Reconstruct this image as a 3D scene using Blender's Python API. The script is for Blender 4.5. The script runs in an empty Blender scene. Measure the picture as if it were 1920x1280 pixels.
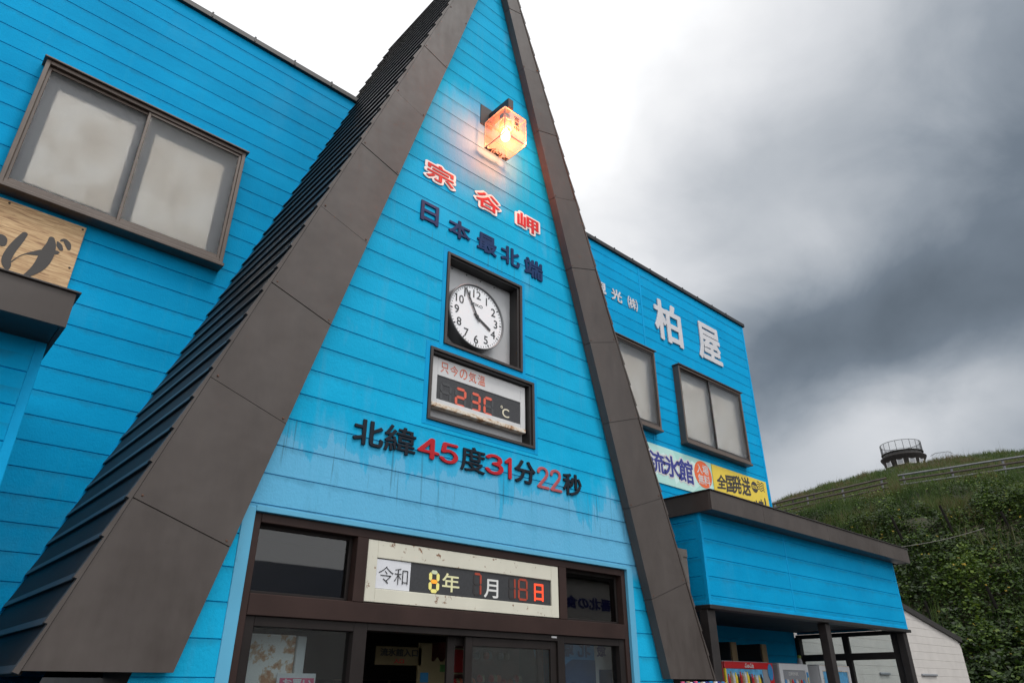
import bpy, math, random
import numpy as np
from mathutils import Matrix, Vector
R_ = math.radians
rnd = random.Random(5)
nrg = np.random.default_rng(11)
SC = bpy.context.scene
COL = SC.collection

# ------------------------------------------------------------------ camera
EYE = 1.6
YAW, PIT, ROL = R_(42.418), R_(26.483), R_(-0.08)
f_ = Vector((math.sin(YAW)*math.cos(PIT), math.cos(YAW)*math.cos(PIT), math.sin(PIT)))
r0 = Vector((math.cos(YAW), -math.sin(YAW), 0)); u0 = r0.cross(f_)
r_ = r0*math.cos(ROL)+u0*math.sin(ROL); u_ = -r0*math.sin(ROL)+u0*math.cos(ROL)
cd = bpy.data.cameras.new('camera'); cam = bpy.data.objects.new('camera', cd); COL.objects.link(cam)
cd.sensor_width = 36; cd.lens = 36*0.6798; cd.clip_start = .05; cd.clip_end = 3000
cam.matrix_world = Matrix(((r_.x, u_.x, -f_.x, 0), (r_.y, u_.y, -f_.y, 0), (r_.z, u_.z, -f_.z, EYE), (0, 0, 0, 1)))
SC.camera = cam
SC.view_settings.view_transform = 'Standard'; SC.view_settings.look = 'None'
SC.view_settings.exposure = -0.22; SC.view_settings.gamma = 1.0
SC.cycles.use_denoising = True

# ------------------------------------------------------------------ world: overcast sky
SUN_EL, SUN_AZ = R_(60), R_(165)          # azimuth measured from +y towards +x
W = bpy.data.worlds.new('World'); SC.world = W; W.use_nodes = True
nt = W.node_tree; nt.nodes.clear()
def N(t, **k):
    n = nt.nodes.new(t)
    for a, b in k.items(): setattr(n, a, b)
    return n
def L(a, b): nt.links.new(a, b)
def M_(op, a, b=None, c=None, clamp=False):
    n = N('ShaderNodeMath', operation=op, use_clamp=clamp)
    for i, v in enumerate((a, b, c)):
        if v is None: continue
        if isinstance(v, (int, float)): n.inputs[i].default_value = v
        else: L(v, n.inputs[i])
    return n.outputs[0]
tc = N('ShaderNodeTexCoord')
def wnoise(scale, detail, rough, dist=0.0, stretch=(1, 1, 1)):
    mp = N('ShaderNodeMapping'); L(tc.outputs['Generated'], mp.inputs[0]); mp.inputs['Scale'].default_value = stretch
    n = N('ShaderNodeTexNoise'); L(mp.outputs[0], n.inputs['Vector'])
    n.inputs['Scale'].default_value = scale; n.inputs['Detail'].default_value = detail
    n.inputs['Roughness'].default_value = rough; n.inputs['Distortion'].default_value = dist
    return n
n1 = wnoise(2.2, 3, .5, .0, (1, 1, 1.25)); n2 = wnoise(5.5, 7, .52, .35, (1, 1, 1.3)); n3 = wnoise(3.4, 6, .5, .2, (1, 1, 1.5))
sx = N('ShaderNodeSeparateXYZ'); L(tc.outputs['Generated'], sx.inputs[0])
s1 = N('ShaderNodeSeparateColor'); L(n1.outputs['Color'], s1.inputs[0])
s2 = N('ShaderNodeSeparateColor'); L(n2.outputs['Color'], s2.inputs[0])
az = M_('MULTIPLY', M_('ARCTAN2', sx.outputs[0], sx.outputs[1]), 180/math.pi)
el = M_('MULTIPLY', M_('ARCSINE', sx.outputs[2]), 180/math.pi)
az = M_('ADD', az, M_('ADD', M_('MULTIPLY', M_('SUBTRACT', s1.outputs[0], .5), 9), M_('MULTIPLY', M_('SUBTRACT', s2.outputs[0], .5), 9)))
el = M_('ADD', el, M_('ADD', M_('MULTIPLY', M_('SUBTRACT', s1.outputs[1], .5), 8), M_('MULTIPLY', M_('SUBTRACT', s2.outputs[1], .5), 7)))
dark = None
for (a0, e0, sa, se, amp) in [(97, 29, 24, 15, .52), (73, 24.3, 10, 3.8, .40), (66, 24.3, 6, 3.8, .22), (82, 24, 9, 4.2, .20), (72, 34, 10, 7, .10), (60, 30, 10, 10, .12), (94, 41, 9, 9, .08), (84, 33, 5, 3.5, .14), (64, 37, 9, 6, .06),
                              (62.5, 20, 5, 4, .30), (76, 11, 30, 8, .24), (69.5, 33, 4, 3, -.10), (76, 16.5, 12, 2.6, -.16),
                              (110, 30, 18, 20, .6)]:
    q = M_('ADD', M_('POWER', M_('DIVIDE', M_('SUBTRACT', az, a0), sa), 2.0), M_('POWER', M_('DIVIDE', M_('SUBTRACT', el, e0), se), 2.0))
    g = M_('MULTIPLY', M_('EXPONENT', M_('MULTIPLY', q, -0.75)), amp)
    dark = g if dark is None else M_('ADD', dark, g)
dark = M_('ADD', dark, M_('MULTIPLY', M_('ADD', M_('SUBTRACT', n2.outputs[0], .5), M_('MULTIPLY', M_('SUBTRACT', n3.outputs[0], .5), 1.2)), M_('ADD', .05, M_('MULTIPLY', dark, 0.45))))
cr = N('ShaderNodeValToRGB'); L(dark, cr.inputs[0])
cr.color_ramp.interpolation = 'LINEAR'
stops = [(0.0, (1.42, 1.43, 1.45)), (.06, (1.14, 1.15, 1.17)), (.16, (.87, .895, .935)), (.32, (.60, .64, .69)), (.52, (.375, .425, .485)), (.75, (.205, .25, .305)), (1.0, (.14, .175, .215))]
e = cr.color_ramp.elements
while len(e) < len(stops): e.new(.5)
for i, (p, c) in enumerate(stops): e[i].position = p; e[i].color = (*[x for x in c], 1)
sky = N('ShaderNodeTexSky', sky_type='NISHITA'); sky.sun_disc = False
sky.sun_elevation = SUN_EL; sky.sun_rotation = SUN_AZ; sky.air_density = 1.0; sky.dust_density = 3.0
skm = N('ShaderNodeVectorMath', operation='SCALE'); L(sky.outputs[0], skm.inputs[0]); skm.inputs[3].default_value = .06
mx = N('ShaderNodeMix', data_type='RGBA'); mx.inputs[0].default_value = .93; L(skm.outputs[0], mx.inputs[6]); L(cr.outputs[0], mx.inputs[7])
# unseen sky behind the camera, brightened to add fill light on the facade
back = M_('MULTIPLY', M_('SUBTRACT', 0.0, sx.outputs[1]), 1.0, clamp=True)
bo = M_('ADD', 1.0, M_('MULTIPLY', back, .55))
sc2 = N('ShaderNodeVectorMath', operation='SCALE'); L(mx.outputs[2], sc2.inputs[0]); L(bo, sc2.inputs[3])
bg = N('ShaderNodeBackground'); L(sc2.outputs[0], bg.inputs[0]); bg.inputs[1].default_value = 1.0
wo = N('ShaderNodeOutputWorld'); L(bg.outputs[0], wo.inputs[0])

sl = bpy.data.lights.new('sun', 'SUN'); sl.energy = 1.7; sl.angle = R_(16); sl.color = (1, .97, .93)
so = bpy.data.objects.new('sun', sl); COL.objects.link(so)
dirv = Vector((math.sin(SUN_AZ)*math.cos(SUN_EL), math.cos(SUN_AZ)*math.cos(SUN_EL), math.sin(SUN_EL)))
so.rotation_euler = dirv.to_track_quat('Z', 'Y').to_euler(); so.location = (0, -20, 30)

# ------------------------------------------------------------------ material helpers
def newmat(name):
    m = bpy.data.materials.new(name); m.use_nodes = True
    t = m.node_tree
    return m, t, t.nodes['Principled BSDF']
def nd(t, typ, **k):
    n = t.nodes.new(typ)
    for a, b in k.items(): setattr(n, a, b)
    return n
def noise(t, scale, detail=4, rough=.55, stretch=None, dist=0.0):
    g = nd(t, 'ShaderNodeNewGeometry'); n = nd(t, 'ShaderNodeTexNoise')
    mp = nd(t, 'ShaderNodeMapping'); t.links.new(g.outputs['Position'], mp.inputs[0]); mp.inputs['Scale'].default_value = stretch or (1, 1, 1)
    t.links.new(mp.outputs[0], n.inputs['Vector'])
    n.inputs['Scale'].default_value = scale; n.inputs['Detail'].default_value = detail; n.inputs['Roughness'].default_value = rough
    n.inputs['Distortion'].default_value = dist
    return n.outputs[0]
def ramp(t, src, stops):
    c = nd(t, 'ShaderNodeValToRGB'); t.links.new(src, c.inputs[0]); e = c.color_ramp.elements
    while len(e) < len(stops): e.new(.5)
    for i, (p, v) in enumerate(stops):
        e[i].position = p; e[i].color = (v, v, v, 1) if isinstance(v, (int, float)) else (*v, 1)
    return c.outputs[0]
def mix(t, fac, a, b, mode='MIX'):
    m = nd(t, 'ShaderNodeMix', data_type='RGBA', blend_type=mode)
    for i, v in ((0, fac), (6, a), (7, b)):
        if isinstance(v, (int, float)): m.inputs[i].default_value = v if i == 0 else (v, v, v, 1)
        elif isinstance(v, tuple): m.inputs[i].default_value = (*v, 1)
        else: t.links.new(v, m.inputs[i])
    return m.outputs[2]
def mth(t, op, a, b=None, clamp=False):
    n = nd(t, 'ShaderNodeMath', operation=op, use_clamp=clamp)
    for i, v in enumerate((a, b)):
        if v is None: continue
        if isinstance(v, (int, float)): n.inputs[i].default_value = v
        else: t.links.new(v, n.inputs[i])
    return n.outputs[0]
def bump(t, p, h, strength, dist=.01):
    b = nd(t, 'ShaderNodeBump'); b.inputs['Strength'].default_value = strength; b.inputs['Distance'].default_value = dist
    t.links.new(h, b.inputs['Height']); t.links.new(b.outputs[0], p.inputs['Normal'])
def simple(name, col, rough=.6, metal=0.0, var=.12, vs=3.0, bmp=0.0, bs=60, spec=.5, emit=0):
    m, t, p = newmat(name)
    n = noise(t, vs, 5, .6)
    lo = tuple(c*(1-var) for c in col); hi = tuple(min(1, c*(1+var)) for c in col)
    t.links.new(ramp(t, n, [(.3, lo), (.7, hi)]), p.inputs['Base Color'])
    p.inputs['Roughness'].default_value = rough; p.inputs['Metallic'].default_value = metal
    p.inputs['Specular IOR Level'].default_value = spec
    if bmp: bump(t, p, noise(t, bs, 4, .6), bmp, .006)
    if emit:
        p.inputs['Emission Color'].default_value = (*col, 1); p.inputs['Emission Strength'].default_value = emit
    return m
def speckled(name, col, spot, thr=.62, scale=9, rough=.6, det=6, stretch=None, soft=.05, var=.06):
    m, t, p = newmat(name)
    n = noise(t, scale, det, .65, stretch); base = ramp(t, noise(t, 2.5, 4), [(.3, tuple(c*(1-var) for c in col)), (.7, tuple(c*(1+var) for c in col))])
    t.links.new(mix(t, ramp(t, n, [(thr, 0.0), (thr+soft, 1.0)]), base, spot), p.inputs['Base Color'])
    p.inputs['Roughness'].default_value = rough
    return m

BLUE = (.006, .255, .545)
def blue_siding(name, stained):
    m, t, p = newmat(name)
    g = nd(t, 'ShaderNodeNewGeometry'); sp = nd(t, 'ShaderNodeSeparateXYZ'); t.links.new(g.outputs['Position'], sp.inputs[0])
    col = ramp(t, noise(t, .9, 5, .6, (1, 1, 2.2)), [(.28, (.0005, .275, .545)), (.72, (.003, .340, .645))])
    if stained:
        col = ramp(t, noise(t, .9, 5, .6, (1, 1, 2.2)), [(.28, (.005, .350, .605)), (.72, (.013, .420, .710))])
        x, z = sp.outputs[0], sp.outputs[2]
        # chalked, washed-out paint below the raised letters, and soft run marks
        lowz = nd(t, 'ShaderNodeMapRange', interpolation_type='SMOOTHSTEP'); t.links.new(z, lowz.inputs[0])
        lowz.inputs[1].default_value = 4.25; lowz.inputs[2].default_value = 2.95; lowz.inputs[3].default_value = 0; lowz.inputs[4].default_value = 1
        above = nd(t, 'ShaderNodeMapRange'); t.links.new(z, above.inputs[0])
        above.inputs[1].default_value = 2.75; above.inputs[2].default_value = 2.86; above.inputs[3].default_value = 0; above.inputs[4].default_value = 1
        blot = noise(t, 1.5, 5, .6, (1.2, 1, .65), .4); run = noise(t, 7.0, 4, .6, (1.3, 1, .10))
        a = mth(t, 'ADD', mth(t, 'MULTIPLY', blot, .9), mth(t, 'MULTIPLY', run, .45))
        a = mth(t, 'ADD', a, mth(t, 'MULTIPLY', lowz.outputs[0], .55))
        pale = ramp(t, a, [(.80, 0.0), (1.0, .5), (1.30, 1.0)])
        pale = mth(t, 'MULTIPLY', pale, above.outputs[0])
        col = mix(t, mth(t, 'MULTIPLY', pale, .74), col, (.165, .455, .680))
        # pale patch put into the paint round the lamp to carry its pink glow
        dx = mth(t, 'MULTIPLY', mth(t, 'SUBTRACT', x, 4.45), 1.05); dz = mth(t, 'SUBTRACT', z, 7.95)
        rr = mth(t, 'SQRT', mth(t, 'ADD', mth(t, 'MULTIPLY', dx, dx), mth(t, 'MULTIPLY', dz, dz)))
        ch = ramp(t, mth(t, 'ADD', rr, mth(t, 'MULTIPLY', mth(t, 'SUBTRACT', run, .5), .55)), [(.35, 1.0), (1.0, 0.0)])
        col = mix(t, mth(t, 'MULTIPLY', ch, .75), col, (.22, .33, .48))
        # thin grey drips under the letter rows
        dr = ramp(t, noise(t, 26, 2, .5, (1, 1, .03)), [(.60, 0.0), (.66, 1.0)])
        for (za, zb, k) in ((3.05, 3.70, .5), (6.00, 6.40, .35), (6.85, 7.05, .2)):
            w = nd(t, 'ShaderNodeMapRange'); t.links.new(z, w.inputs[0]); w.inputs[1].default_value = za; w.inputs[2].default_value = zb
            w.inputs[3].default_value = 0; w.inputs[4].default_value = 1
            w2 = mth(t, 'LESS_THAN', z, zb)
            edge = ramp(t, mth(t, 'ADD', w.outputs[0], mth(t, 'MULTIPLY', noise(t, 5, 2, .5, (1.5, 1, .05)), .8)), [(.62, 0.0), (.85, 1.0)])
            col = mix(t, mth(t, 'MULTIPLY', mth(t, 'MULTIPLY', mth(t, 'MULTIPLY', dr, w2), edge), k), col, (.05, .13, .18))
        grime = ramp(t, noise(t, 3.2, 5, .65, (1.6, 1, .35)), [(.60, 0.0), (.80, .30)])
        grime = mth(t, 'MULTIPLY', grime, lowz.outputs[0])
        col = mix(t, grime, col, (.035, .11, .15))
    else:
        fade = ramp(t, noise(t, 1.1, 5, .6, (.8, 1, .5), .3), [(.58, 0.0), (.85, .28)])
        col = mix(t, fade, col, (.09, .36, .56))
    ph = 2.683 if stained else 5.99-.2525*20
    rowf = mth(t, 'DIVIDE', mth(t, 'SUBTRACT', sp.outputs[2], ph-2.525*2), .2525)
    wn = nd(t, 'ShaderNodeTexWhiteNoise', noise_dimensions='1D'); t.links.new(mth(t, 'FLOOR', rowf), wn.inputs['W'])
    tone = ramp(t, wn.outputs['Value'], [(0.0, .93), (1.0, 1.06)])
    fr_ = mth(t, 'FRACT', rowf)
    grm = ramp(t, mth(t, 'ADD', fr_, mth(t, 'MULTIPLY', mth(t, 'SUBTRACT', noise(t, 4.5, 5, .7, (1, 1, .4)), .5), .75)), [(.80, 0.0), (1.10, .55)])
    col = mix(t, grm, col, mix(t, .5, col, (.02, .10, .16)))
    stk = ramp(t, noise(t, 9, 4, .6, (1.2, 1, .06)), [(.56, 0.0), (.74, .30)])
    col = mix(t, stk, col, (.07, .36, .56) if stained else (.02, .33, .57))
    col = mix(t, 1.0, col, tone, 'MULTIPLY')
    t.links.new(col, p.inputs['Base Color'])
    p.inputs['Roughness'].default_value = .66; p.inputs['Specular IOR Level'].default_value = .05
    h = mth(t, 'ADD', noise(t, 55, 4, .6, (1, 1, .8)), mth(t, 'MULTIPLY', noise(t, 14, 3, .5), .6))
    bump(t, p, h, .42, .008)
    return m
M = {}
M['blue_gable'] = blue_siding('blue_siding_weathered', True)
M['blue'] = blue_siding('blue_siding', False)
M['blue_trim'] = simple('blue_trim', (.003, .31, .61), .6, 0, .10, 2.5, .25, 40, .08)
def brown_metal():
    m, t, p = newmat('brown_sheet_metal')
    a = noise(t, 1.3, 5, .6, (1, 1, .5)); b = noise(t, 9, 4, .6, (1.2, 1, .25))
    c = ramp(t, mth(t, 'ADD', mth(t, 'MULTIPLY', a, .7), mth(t, 'MULTIPLY', b, .3)), [(.3, (.044, .034, .029)), (.50, (.065, .053, .047)), (.78, (.092, .078, .070))])
    t.links.new(c, p.inputs['Base Color'])
    t.links.new(ramp(t, b, [(.3, .42), (.7, .60)]), p.inputs['Roughness'])
    p.inputs['Specular IOR Level'].default_value = .4
    bump(t, p, noise(t, 1.6, 3, .5), .45, .04)
    return m
M['brown'] = brown_metal()
M['pale_trim'] = speckled('weathered_trim', (.090, .375, .570), (.05, .20, .28), .64, 7, .6, 5, (1, 1, .5), .25)
M['roof'] = simple('roof_metal', (.017, .0145, .0135), .55, .0, .25, 2.0, .1, 12, .15)
M['rooflip'] = simple('roof_lip_metal', (.045, .039, .036), .40, .0, .2, 3, spec=.5)
M['fixing'] = simple('rusty_fixing', (.10, .045, .025), .7)
M['black'] = simple('black_trim', (.014, .013, .013), .5, 0, .2)
M['bronze'] = simple('bronze_aluminium', (.100, .073, .057), .42, .0, .15, 6)
M['bronze_dark'] = simple('dark_bronze', (.028, .021, .018), .45, .0, .2, 5)
M['shopframe'] = simple('red_brown_frame', (.034, .019, .016), .50, 0, .2, 2.5, spec=.2)
M['doorframe'] = simple('dark_door_frame', (.018, .014, .013), .5, 0, .2, 3, spec=.2)
M['curtain'] = None
def curtain():
    m, t, p = newmat('beige_curtain')
    c = ramp(t, noise(t, 2.6, 3, .5, (1.0, 1, .8), .3), [(.32, (.48, .415, .355)), (.50, (.555, .50, .445)), (.68, (.63, .59, .55))])
    t.links.new(c, p.inputs['Base Color']); p.inputs['Roughness'].default_value = .9
    return m
M['curtain'] = curtain()
def frosted():
    m, t, p = newmat('frosted_glass')
    p.inputs['Base Color'].default_value = (.93, .95, .95, 1); p.inputs['Transmission Weight'].default_value = 1
    p.inputs['Roughness'].default_value = .46; p.inputs['IOR'].default_value = 1.25
    bump(t, p, noise(t, 60, 2, .5), .08, .003)
    return m
M['frosted'] = frosted()
def fres(t, ior):
    fr = nd(t, 'ShaderNodeFresnel'); g = nd(t, 'ShaderNodeNewGeometry')
    t.links.new(mth(t, 'SUBTRACT', ior, mth(t, 'MULTIPLY', g.outputs['Backfacing'], ior-1/ior)), fr.inputs[0]); return fr
def clearglass(name, tint=(.80, .84, .84), gl=.9):
    m, t, p = newmat(name); t.nodes.remove(p); out = t.nodes['Material Output']
    tr = nd(t, 'ShaderNodeBsdfTransparent'); tr.inputs[0].default_value = (*tint, 1)
    gs = nd(t, 'ShaderNodeBsdfGlossy'); gs.inputs['Roughness'].default_value = .015; gs.inputs[0].default_value = (gl, gl, gl, 1)
    fr = fres(t, 1.52)
    ms = nd(t, 'ShaderNodeMixShader'); t.links.new(fr.outputs[0], ms.inputs[0]); t.links.new(tr.outputs[0], ms.inputs[1]); t.links.new(gs.outputs[0], ms.inputs[2])
    t.links.new(ms.outputs[0], out.inputs[0])
    return m
M['glass'] = clearglass('window_glass')
M['glass_dark'] = clearglass('shop_glass', (.55, .56, .56))
M['white'] = simple('white_letter', (.54, .54, .56), .55, 0, .06, 4)
M['whitepaint'] = simple('white_paint', (.58, .58, .58), .5, 0, .05, 4)
M['cream'] = speckled('cream_enamel_rust', (.62, .60, .50), (.19, .085, .035), .615, 12, .45, 7)
M['red'] = simple('red_letter', (.42, .016, .024), .5, 0, .10, 6, spec=.15)
M['red_faded'] = simple('faded_red_letter', (.38, .07, .08), .6, 0, .12, 12)
M['redplate'] = simple('red_plate', (.50, .030, .032), .5, 0, .07, 6, spec=.15)
M['navy'] = simple('navy_letter', (.006, .030, .105), .5, 0, .2, 8, spec=.15)
M['blackletter'] = simple('black_letter', (.010, .014, .022), .5, 0, .25, 10, spec=.15)
M['plate'] = simple('off_white_plate', (.72, .69, .67), .6, 0, .08, 7)
M['greyback'] = simple('grey_back_panel', (.42, .43, .44), .6, 0, .08, 3)
M['clockwhite'] = simple('clock_face', (.80, .81, .83), .35, 0, .02)
M['clockcase'] = simple('clock_case', (.16, .165, .17), .38, .3, .06)
M['ink'] = simple('dark_ink', (.018, .018, .020), .5, 0, .1)
M['handgrey'] = simple('clock_hand', (.035, .038, .042), .45, 0, .1)
M['screen'] = simple('display_screen', (.030, .031, .034), .4, 0, .2, 40)
M['screen_mesh'] = simple('display_mesh', (.035, .036, .040), .6, 0, .5, 160)
M['ghost'] = simple('unlit_segment', (.050, .052, .056), .5, 0, .1)
M['ghost_dark'] = simple('unlit_dark_segment', (.028, .024, .024), .5, 0, .1)
M['ledred'] = simple('led_red', (.62, .10, .055), .5, 0, .05, 5, emit=.10)
M['orange_text'] = simple('orange_text', (.66, .14, .07), .6, 0, .1)
M['degree'] = simple('cream_marking', (.72, .66, .50), .6, 0, .05)
M['led_yellow'] = simple('led_yellow', (.80, .72, .22), .5, 0, .05, emit=.12)
M['led_pale'] = simple('led_pale_green', (.60, .66, .45), .5, 0, .05)
M['led_amber'] = simple('led_amber', (.95, .33, .02), .5, 0, .05, emit=.55)
M['led_dim'] = simple('led_dim_red', (.34, .045, .020), .5, 0, .2, 9, emit=.06)
M['led_hot'] = simple('led_bright_red', (.95, .07, .02), .5, 0, .05, emit=.85)
M['kanji_pale'] = simple('pale_characters', (.70, .70, .68), .55, 0, .04)
M['kanji_yellow'] = simple('pale_yellow_characters', (.74, .72, .42), .55, 0, .04)
M['paper'] = simple('paper_sheet', (.66, .67, .70), .8, 0, .06, 5, .3, 7)
def rustbar():
    m, t, p = newmat('rusty_white_steel')
    n = noise(t, 12, 7, .7, (1, 1, 1.6)); n2 = noise(t, 45, 4, .6)
    a = mth(t, 'ADD', mth(t, 'MULTIPLY', n, .75), mth(t, 'MULTIPLY', n2, .25))
    t.links.new(ramp(t, a, [(.44, (.66, .62, .55)), (.52, (.60, .50, .38)), (.58, (.38, .20, .09)), (.70, (.12, .055, .03))]), p.inputs['Base Color'])
    p.inputs['Roughness'].default_value = .6
    return m
M['rustbar'] = rustbar()
M['mint'] = None
def mint():
    m, t, p = newmat('mint_banner')
    g = nd(t, 'ShaderNodeNewGeometry'); v = nd(t, 'ShaderNodeTexVoronoi', feature='F1'); v.inputs['Scale'].default_value = 2.6
    t.links.new(g.outputs['Position'], v.inputs['Vector'])
    s = nd(t, 'ShaderNodeSeparateColor'); t.links.new(v.outputs['Color'], s.inputs[0])
    t.links.new(ramp(t, s.outputs[0], [(.1, (.36, .64, .58)), (.5, (.46, .72, .66)), (.9, (.60, .80, .76))]), p.inputs['Base Color'])
    p.inputs['Roughness'].default_value = .45
    return m
M['mint'] = mint()
M['mint_text'] = simple('indigo_text', (.022, .030, .22), .5, 0, .05)
M['orange'] = simple('orange_disc', (.75, .13, .03), .5, 0, .03)
M['yellow'] = simple('yellow_banner', (.74, .55, .055), .5, 0, .05, 2)
M['charcoal'] = simple('charcoal_print', (.040, .035, .032), .6, 0, .1)
def woodboard():
    m, t, p = newmat('wood_board')
    g = noise(t, 3.2, 8, .62, (1.0, 1, 13), 1.2); g2 = noise(t, 9, 4, .6, (.8, 1, 9), .6); g3 = noise(t, 1.6, 2, .5, (1, 1, 2))
    c = ramp(t, g, [(.34, (.235, .120, .055)), (.43, (.44, .265, .125)), (.56, (.58, .39, .20)), (.70, (.68, .48, .27))])
    c = mix(t, ramp(t, g2, [(.62, 0.0), (.70, .7)]), c, (.19, .095, .05))
    c = mix(t, ramp(t, g3, [(.35, 0.0), (.75, .35)]), c, (.40, .23, .11))
    t.links.new(c, p.inputs['Base Color']); p.inputs['Roughness'].default_value = .6
    bump(t, p, g, .2, .006)
    return m
M['wood'] = woodboard()
M['rusty_board'] = None
def rusty():
    m, t, p = newmat('rust_flowered_panel')
    n = noise(t, 5.0, 5, .62, None, .3); n2 = noise(t, 22, 3, .6)
    a = mth(t, 'ADD', mth(t, 'MULTIPLY', n, .8), mth(t, 'MULTIPLY', n2, .2))
    t.links.new(ramp(t, a, [(.53, (.78, .77, .77)), (.56, (.60, .44, .32)), (.62, (.45, .20, .09)), (.75, (.55, .30, .17))]), p.inputs['Base Color'])
    p.inputs['Roughness'].default_value = .6
    return m
M['rusty_board'] = rusty()
M['room'] = simple('dim_interior', (.10, .09, .08), .8, 0, .3, 1.5)
M['tan'] = simple('tan_card', (.27, .21, .11), .8, 0, .1, 4)
M['pink'] = simple('pink_poster', (.60, .10, .20), .6, 0, .3, 9)
M['bluecloth'] = simple('blue_cloth', (.035, .20, .42), .8, 0, .12, 4)
M['navycloth'] = simple('navy_cloth', (.010, .06, .16), .8, 0, .12, 4)
M['post'] = simple('dark_timber', (.018, .014, .013), .65, 0, .35, 6, .3, 30)
M['ceiling'] = simple('porch_ceiling', (.030, .045, .060), .8, 0, .3, 2)
M['ochre'] = simple('ochre_board', (.34, .25, .14), .7, 0, .15, 4)
M['backing'] = simple('window_backing', (.12, .125, .14), .8, 0, .1)
M['vred'] = simple('red_enamel', (.50, .012, .018), .3, 0, .06, 3)
M['vwhite'] = simple('white_enamel', (.62, .63, .65), .35, 0, .06, 3)
M['vgrey'] = simple('grey_enamel', (.26, .27, .29), .45, 0, .1, 3)
M['vyellow'] = simple('yellow_strip', (.80, .60, .03), .4, 0, .03)
M['vblue'] = simple('blue_sticker', (.03, .22, .48), .4, 0, .05)
M['sky_print'] = simple('sky_blue_print', (.10, .36, .62), .4, 0, .35, 9)
M['shedwhite'] = speckled('off_white_siding', (.56, .53, .50), (.40, .37, .33), .60, 4, .6, 5, (1, 1, .3), .2)
M['shedroof'] = simple('dark_shed_roof', (.030, .027, .026), .6, 0, .2)
M['stone'] = simple('dark_stone', (.018, .015, .014), .9, 0, .4, 3.5, .6, 6)
M['concrete'] = simple('grey_concrete', (.12, .115, .11), .85, 0, .2, 3)
M['steel'] = simple('galvanised_steel', (.15, .155, .165), .5, .3, .25, 4)
M['steel_rust'] = simple('weathered_rail', (.062, .048, .042), .7, .1, .35, 5)
M['raildark'] = simple('dark_rail', (.07, .072, .078), .5, .2, .2, 4)
M['rope'] = simple('old_rope', (.20, .19, .17), .8, 0, .2)
M['stake'] = simple('tarred_stake', (.008, .007, .006), .8, 0, .3, 4, spec=.1)
M['tower_slab'] = simple('weathered_slab', (.055, .052, .048), .9, 0, .3, 2)
M['dim_board'] = simple('dimmed_board', (.15, .115, .055), .8, 0, .15, 6)  # notice colour darkened so the board reads dimmer in the doorway
M['asphalt'] = simple('asphalt', (.055, .055, .057), .9, 0, .2, 6, .5, 80)
M['opp_white'] = simple('pale_render', (.66, .63, .60), .8, 0, .08, 1)
M['opp_roof'] = simple('slate_blue_roof', (.035, .055, .10), .6, 0, .1, 1)
def earth():
    m, t, p = newmat('hill_earth')
    n = noise(t, .28, 6, .65); n2 = noise(t, 2.2, 5, .6)
    c = ramp(t, n, [(.34, (.012, .018, .006)), (.50, (.024, .028, .010)), (.60, (.040, .028, .018)), (.72, (.052, .032, .024))])
    c = mix(t, ramp(t, n2, [(.4, 0.0), (.7, .6)]), c, (.022, .030, .010))
    t.links.new(c, p.inputs['Base Color']); p.inputs['Roughness'].default_value = .95
    bump(t, p, n2, .8, .15)
    return m
M['earth'] = earth()
def foliage(name, cols, trans=.25):
    m, t, p = newmat(name)
    at = nd(t, 'ShaderNodeAttribute', attribute_name='tone')
    n = len(cols)
    t.links.new(ramp(t, at.outputs['Fac'], [((i+.5)/n, c) for i, c in enumerate(cols)]), p.inputs['Base Color'])
    p.inputs['Roughness'].default_value = .55; p.inputs['Specular IOR Level'].default_value = .3
    tl = nd(t, 'ShaderNodeBsdfTranslucent'); t.links.new(ramp(t, at.outputs['Fac'], [((i+.5)/n, tuple(x*1.2 for x in c)) for i, c in enumerate(cols)]), tl.inputs[0])
    ms = nd(t, 'ShaderNodeMixShader'); ms.inputs[0].default_value = trans
    t.links.new(p.outputs[0], ms.inputs[1]); t.links.new(tl.outputs[0], ms.inputs[2]); t.links.new(ms.outputs[0], t.nodes['Material Output'].inputs[0])
    return m
M['leaf'] = foliage('broad_leaf', [(.009, .021, .004), (.022, .046, .007), (.052, .096, .012), (.105, .155, .018), (.30, .21, .02)])
M['grass'] = foliage('hill_grass', [(.018, .042, .006), (.038, .080, .011), (.062, .092, .016), (.090, .074, .028), (.12, .088, .046)])

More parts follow.
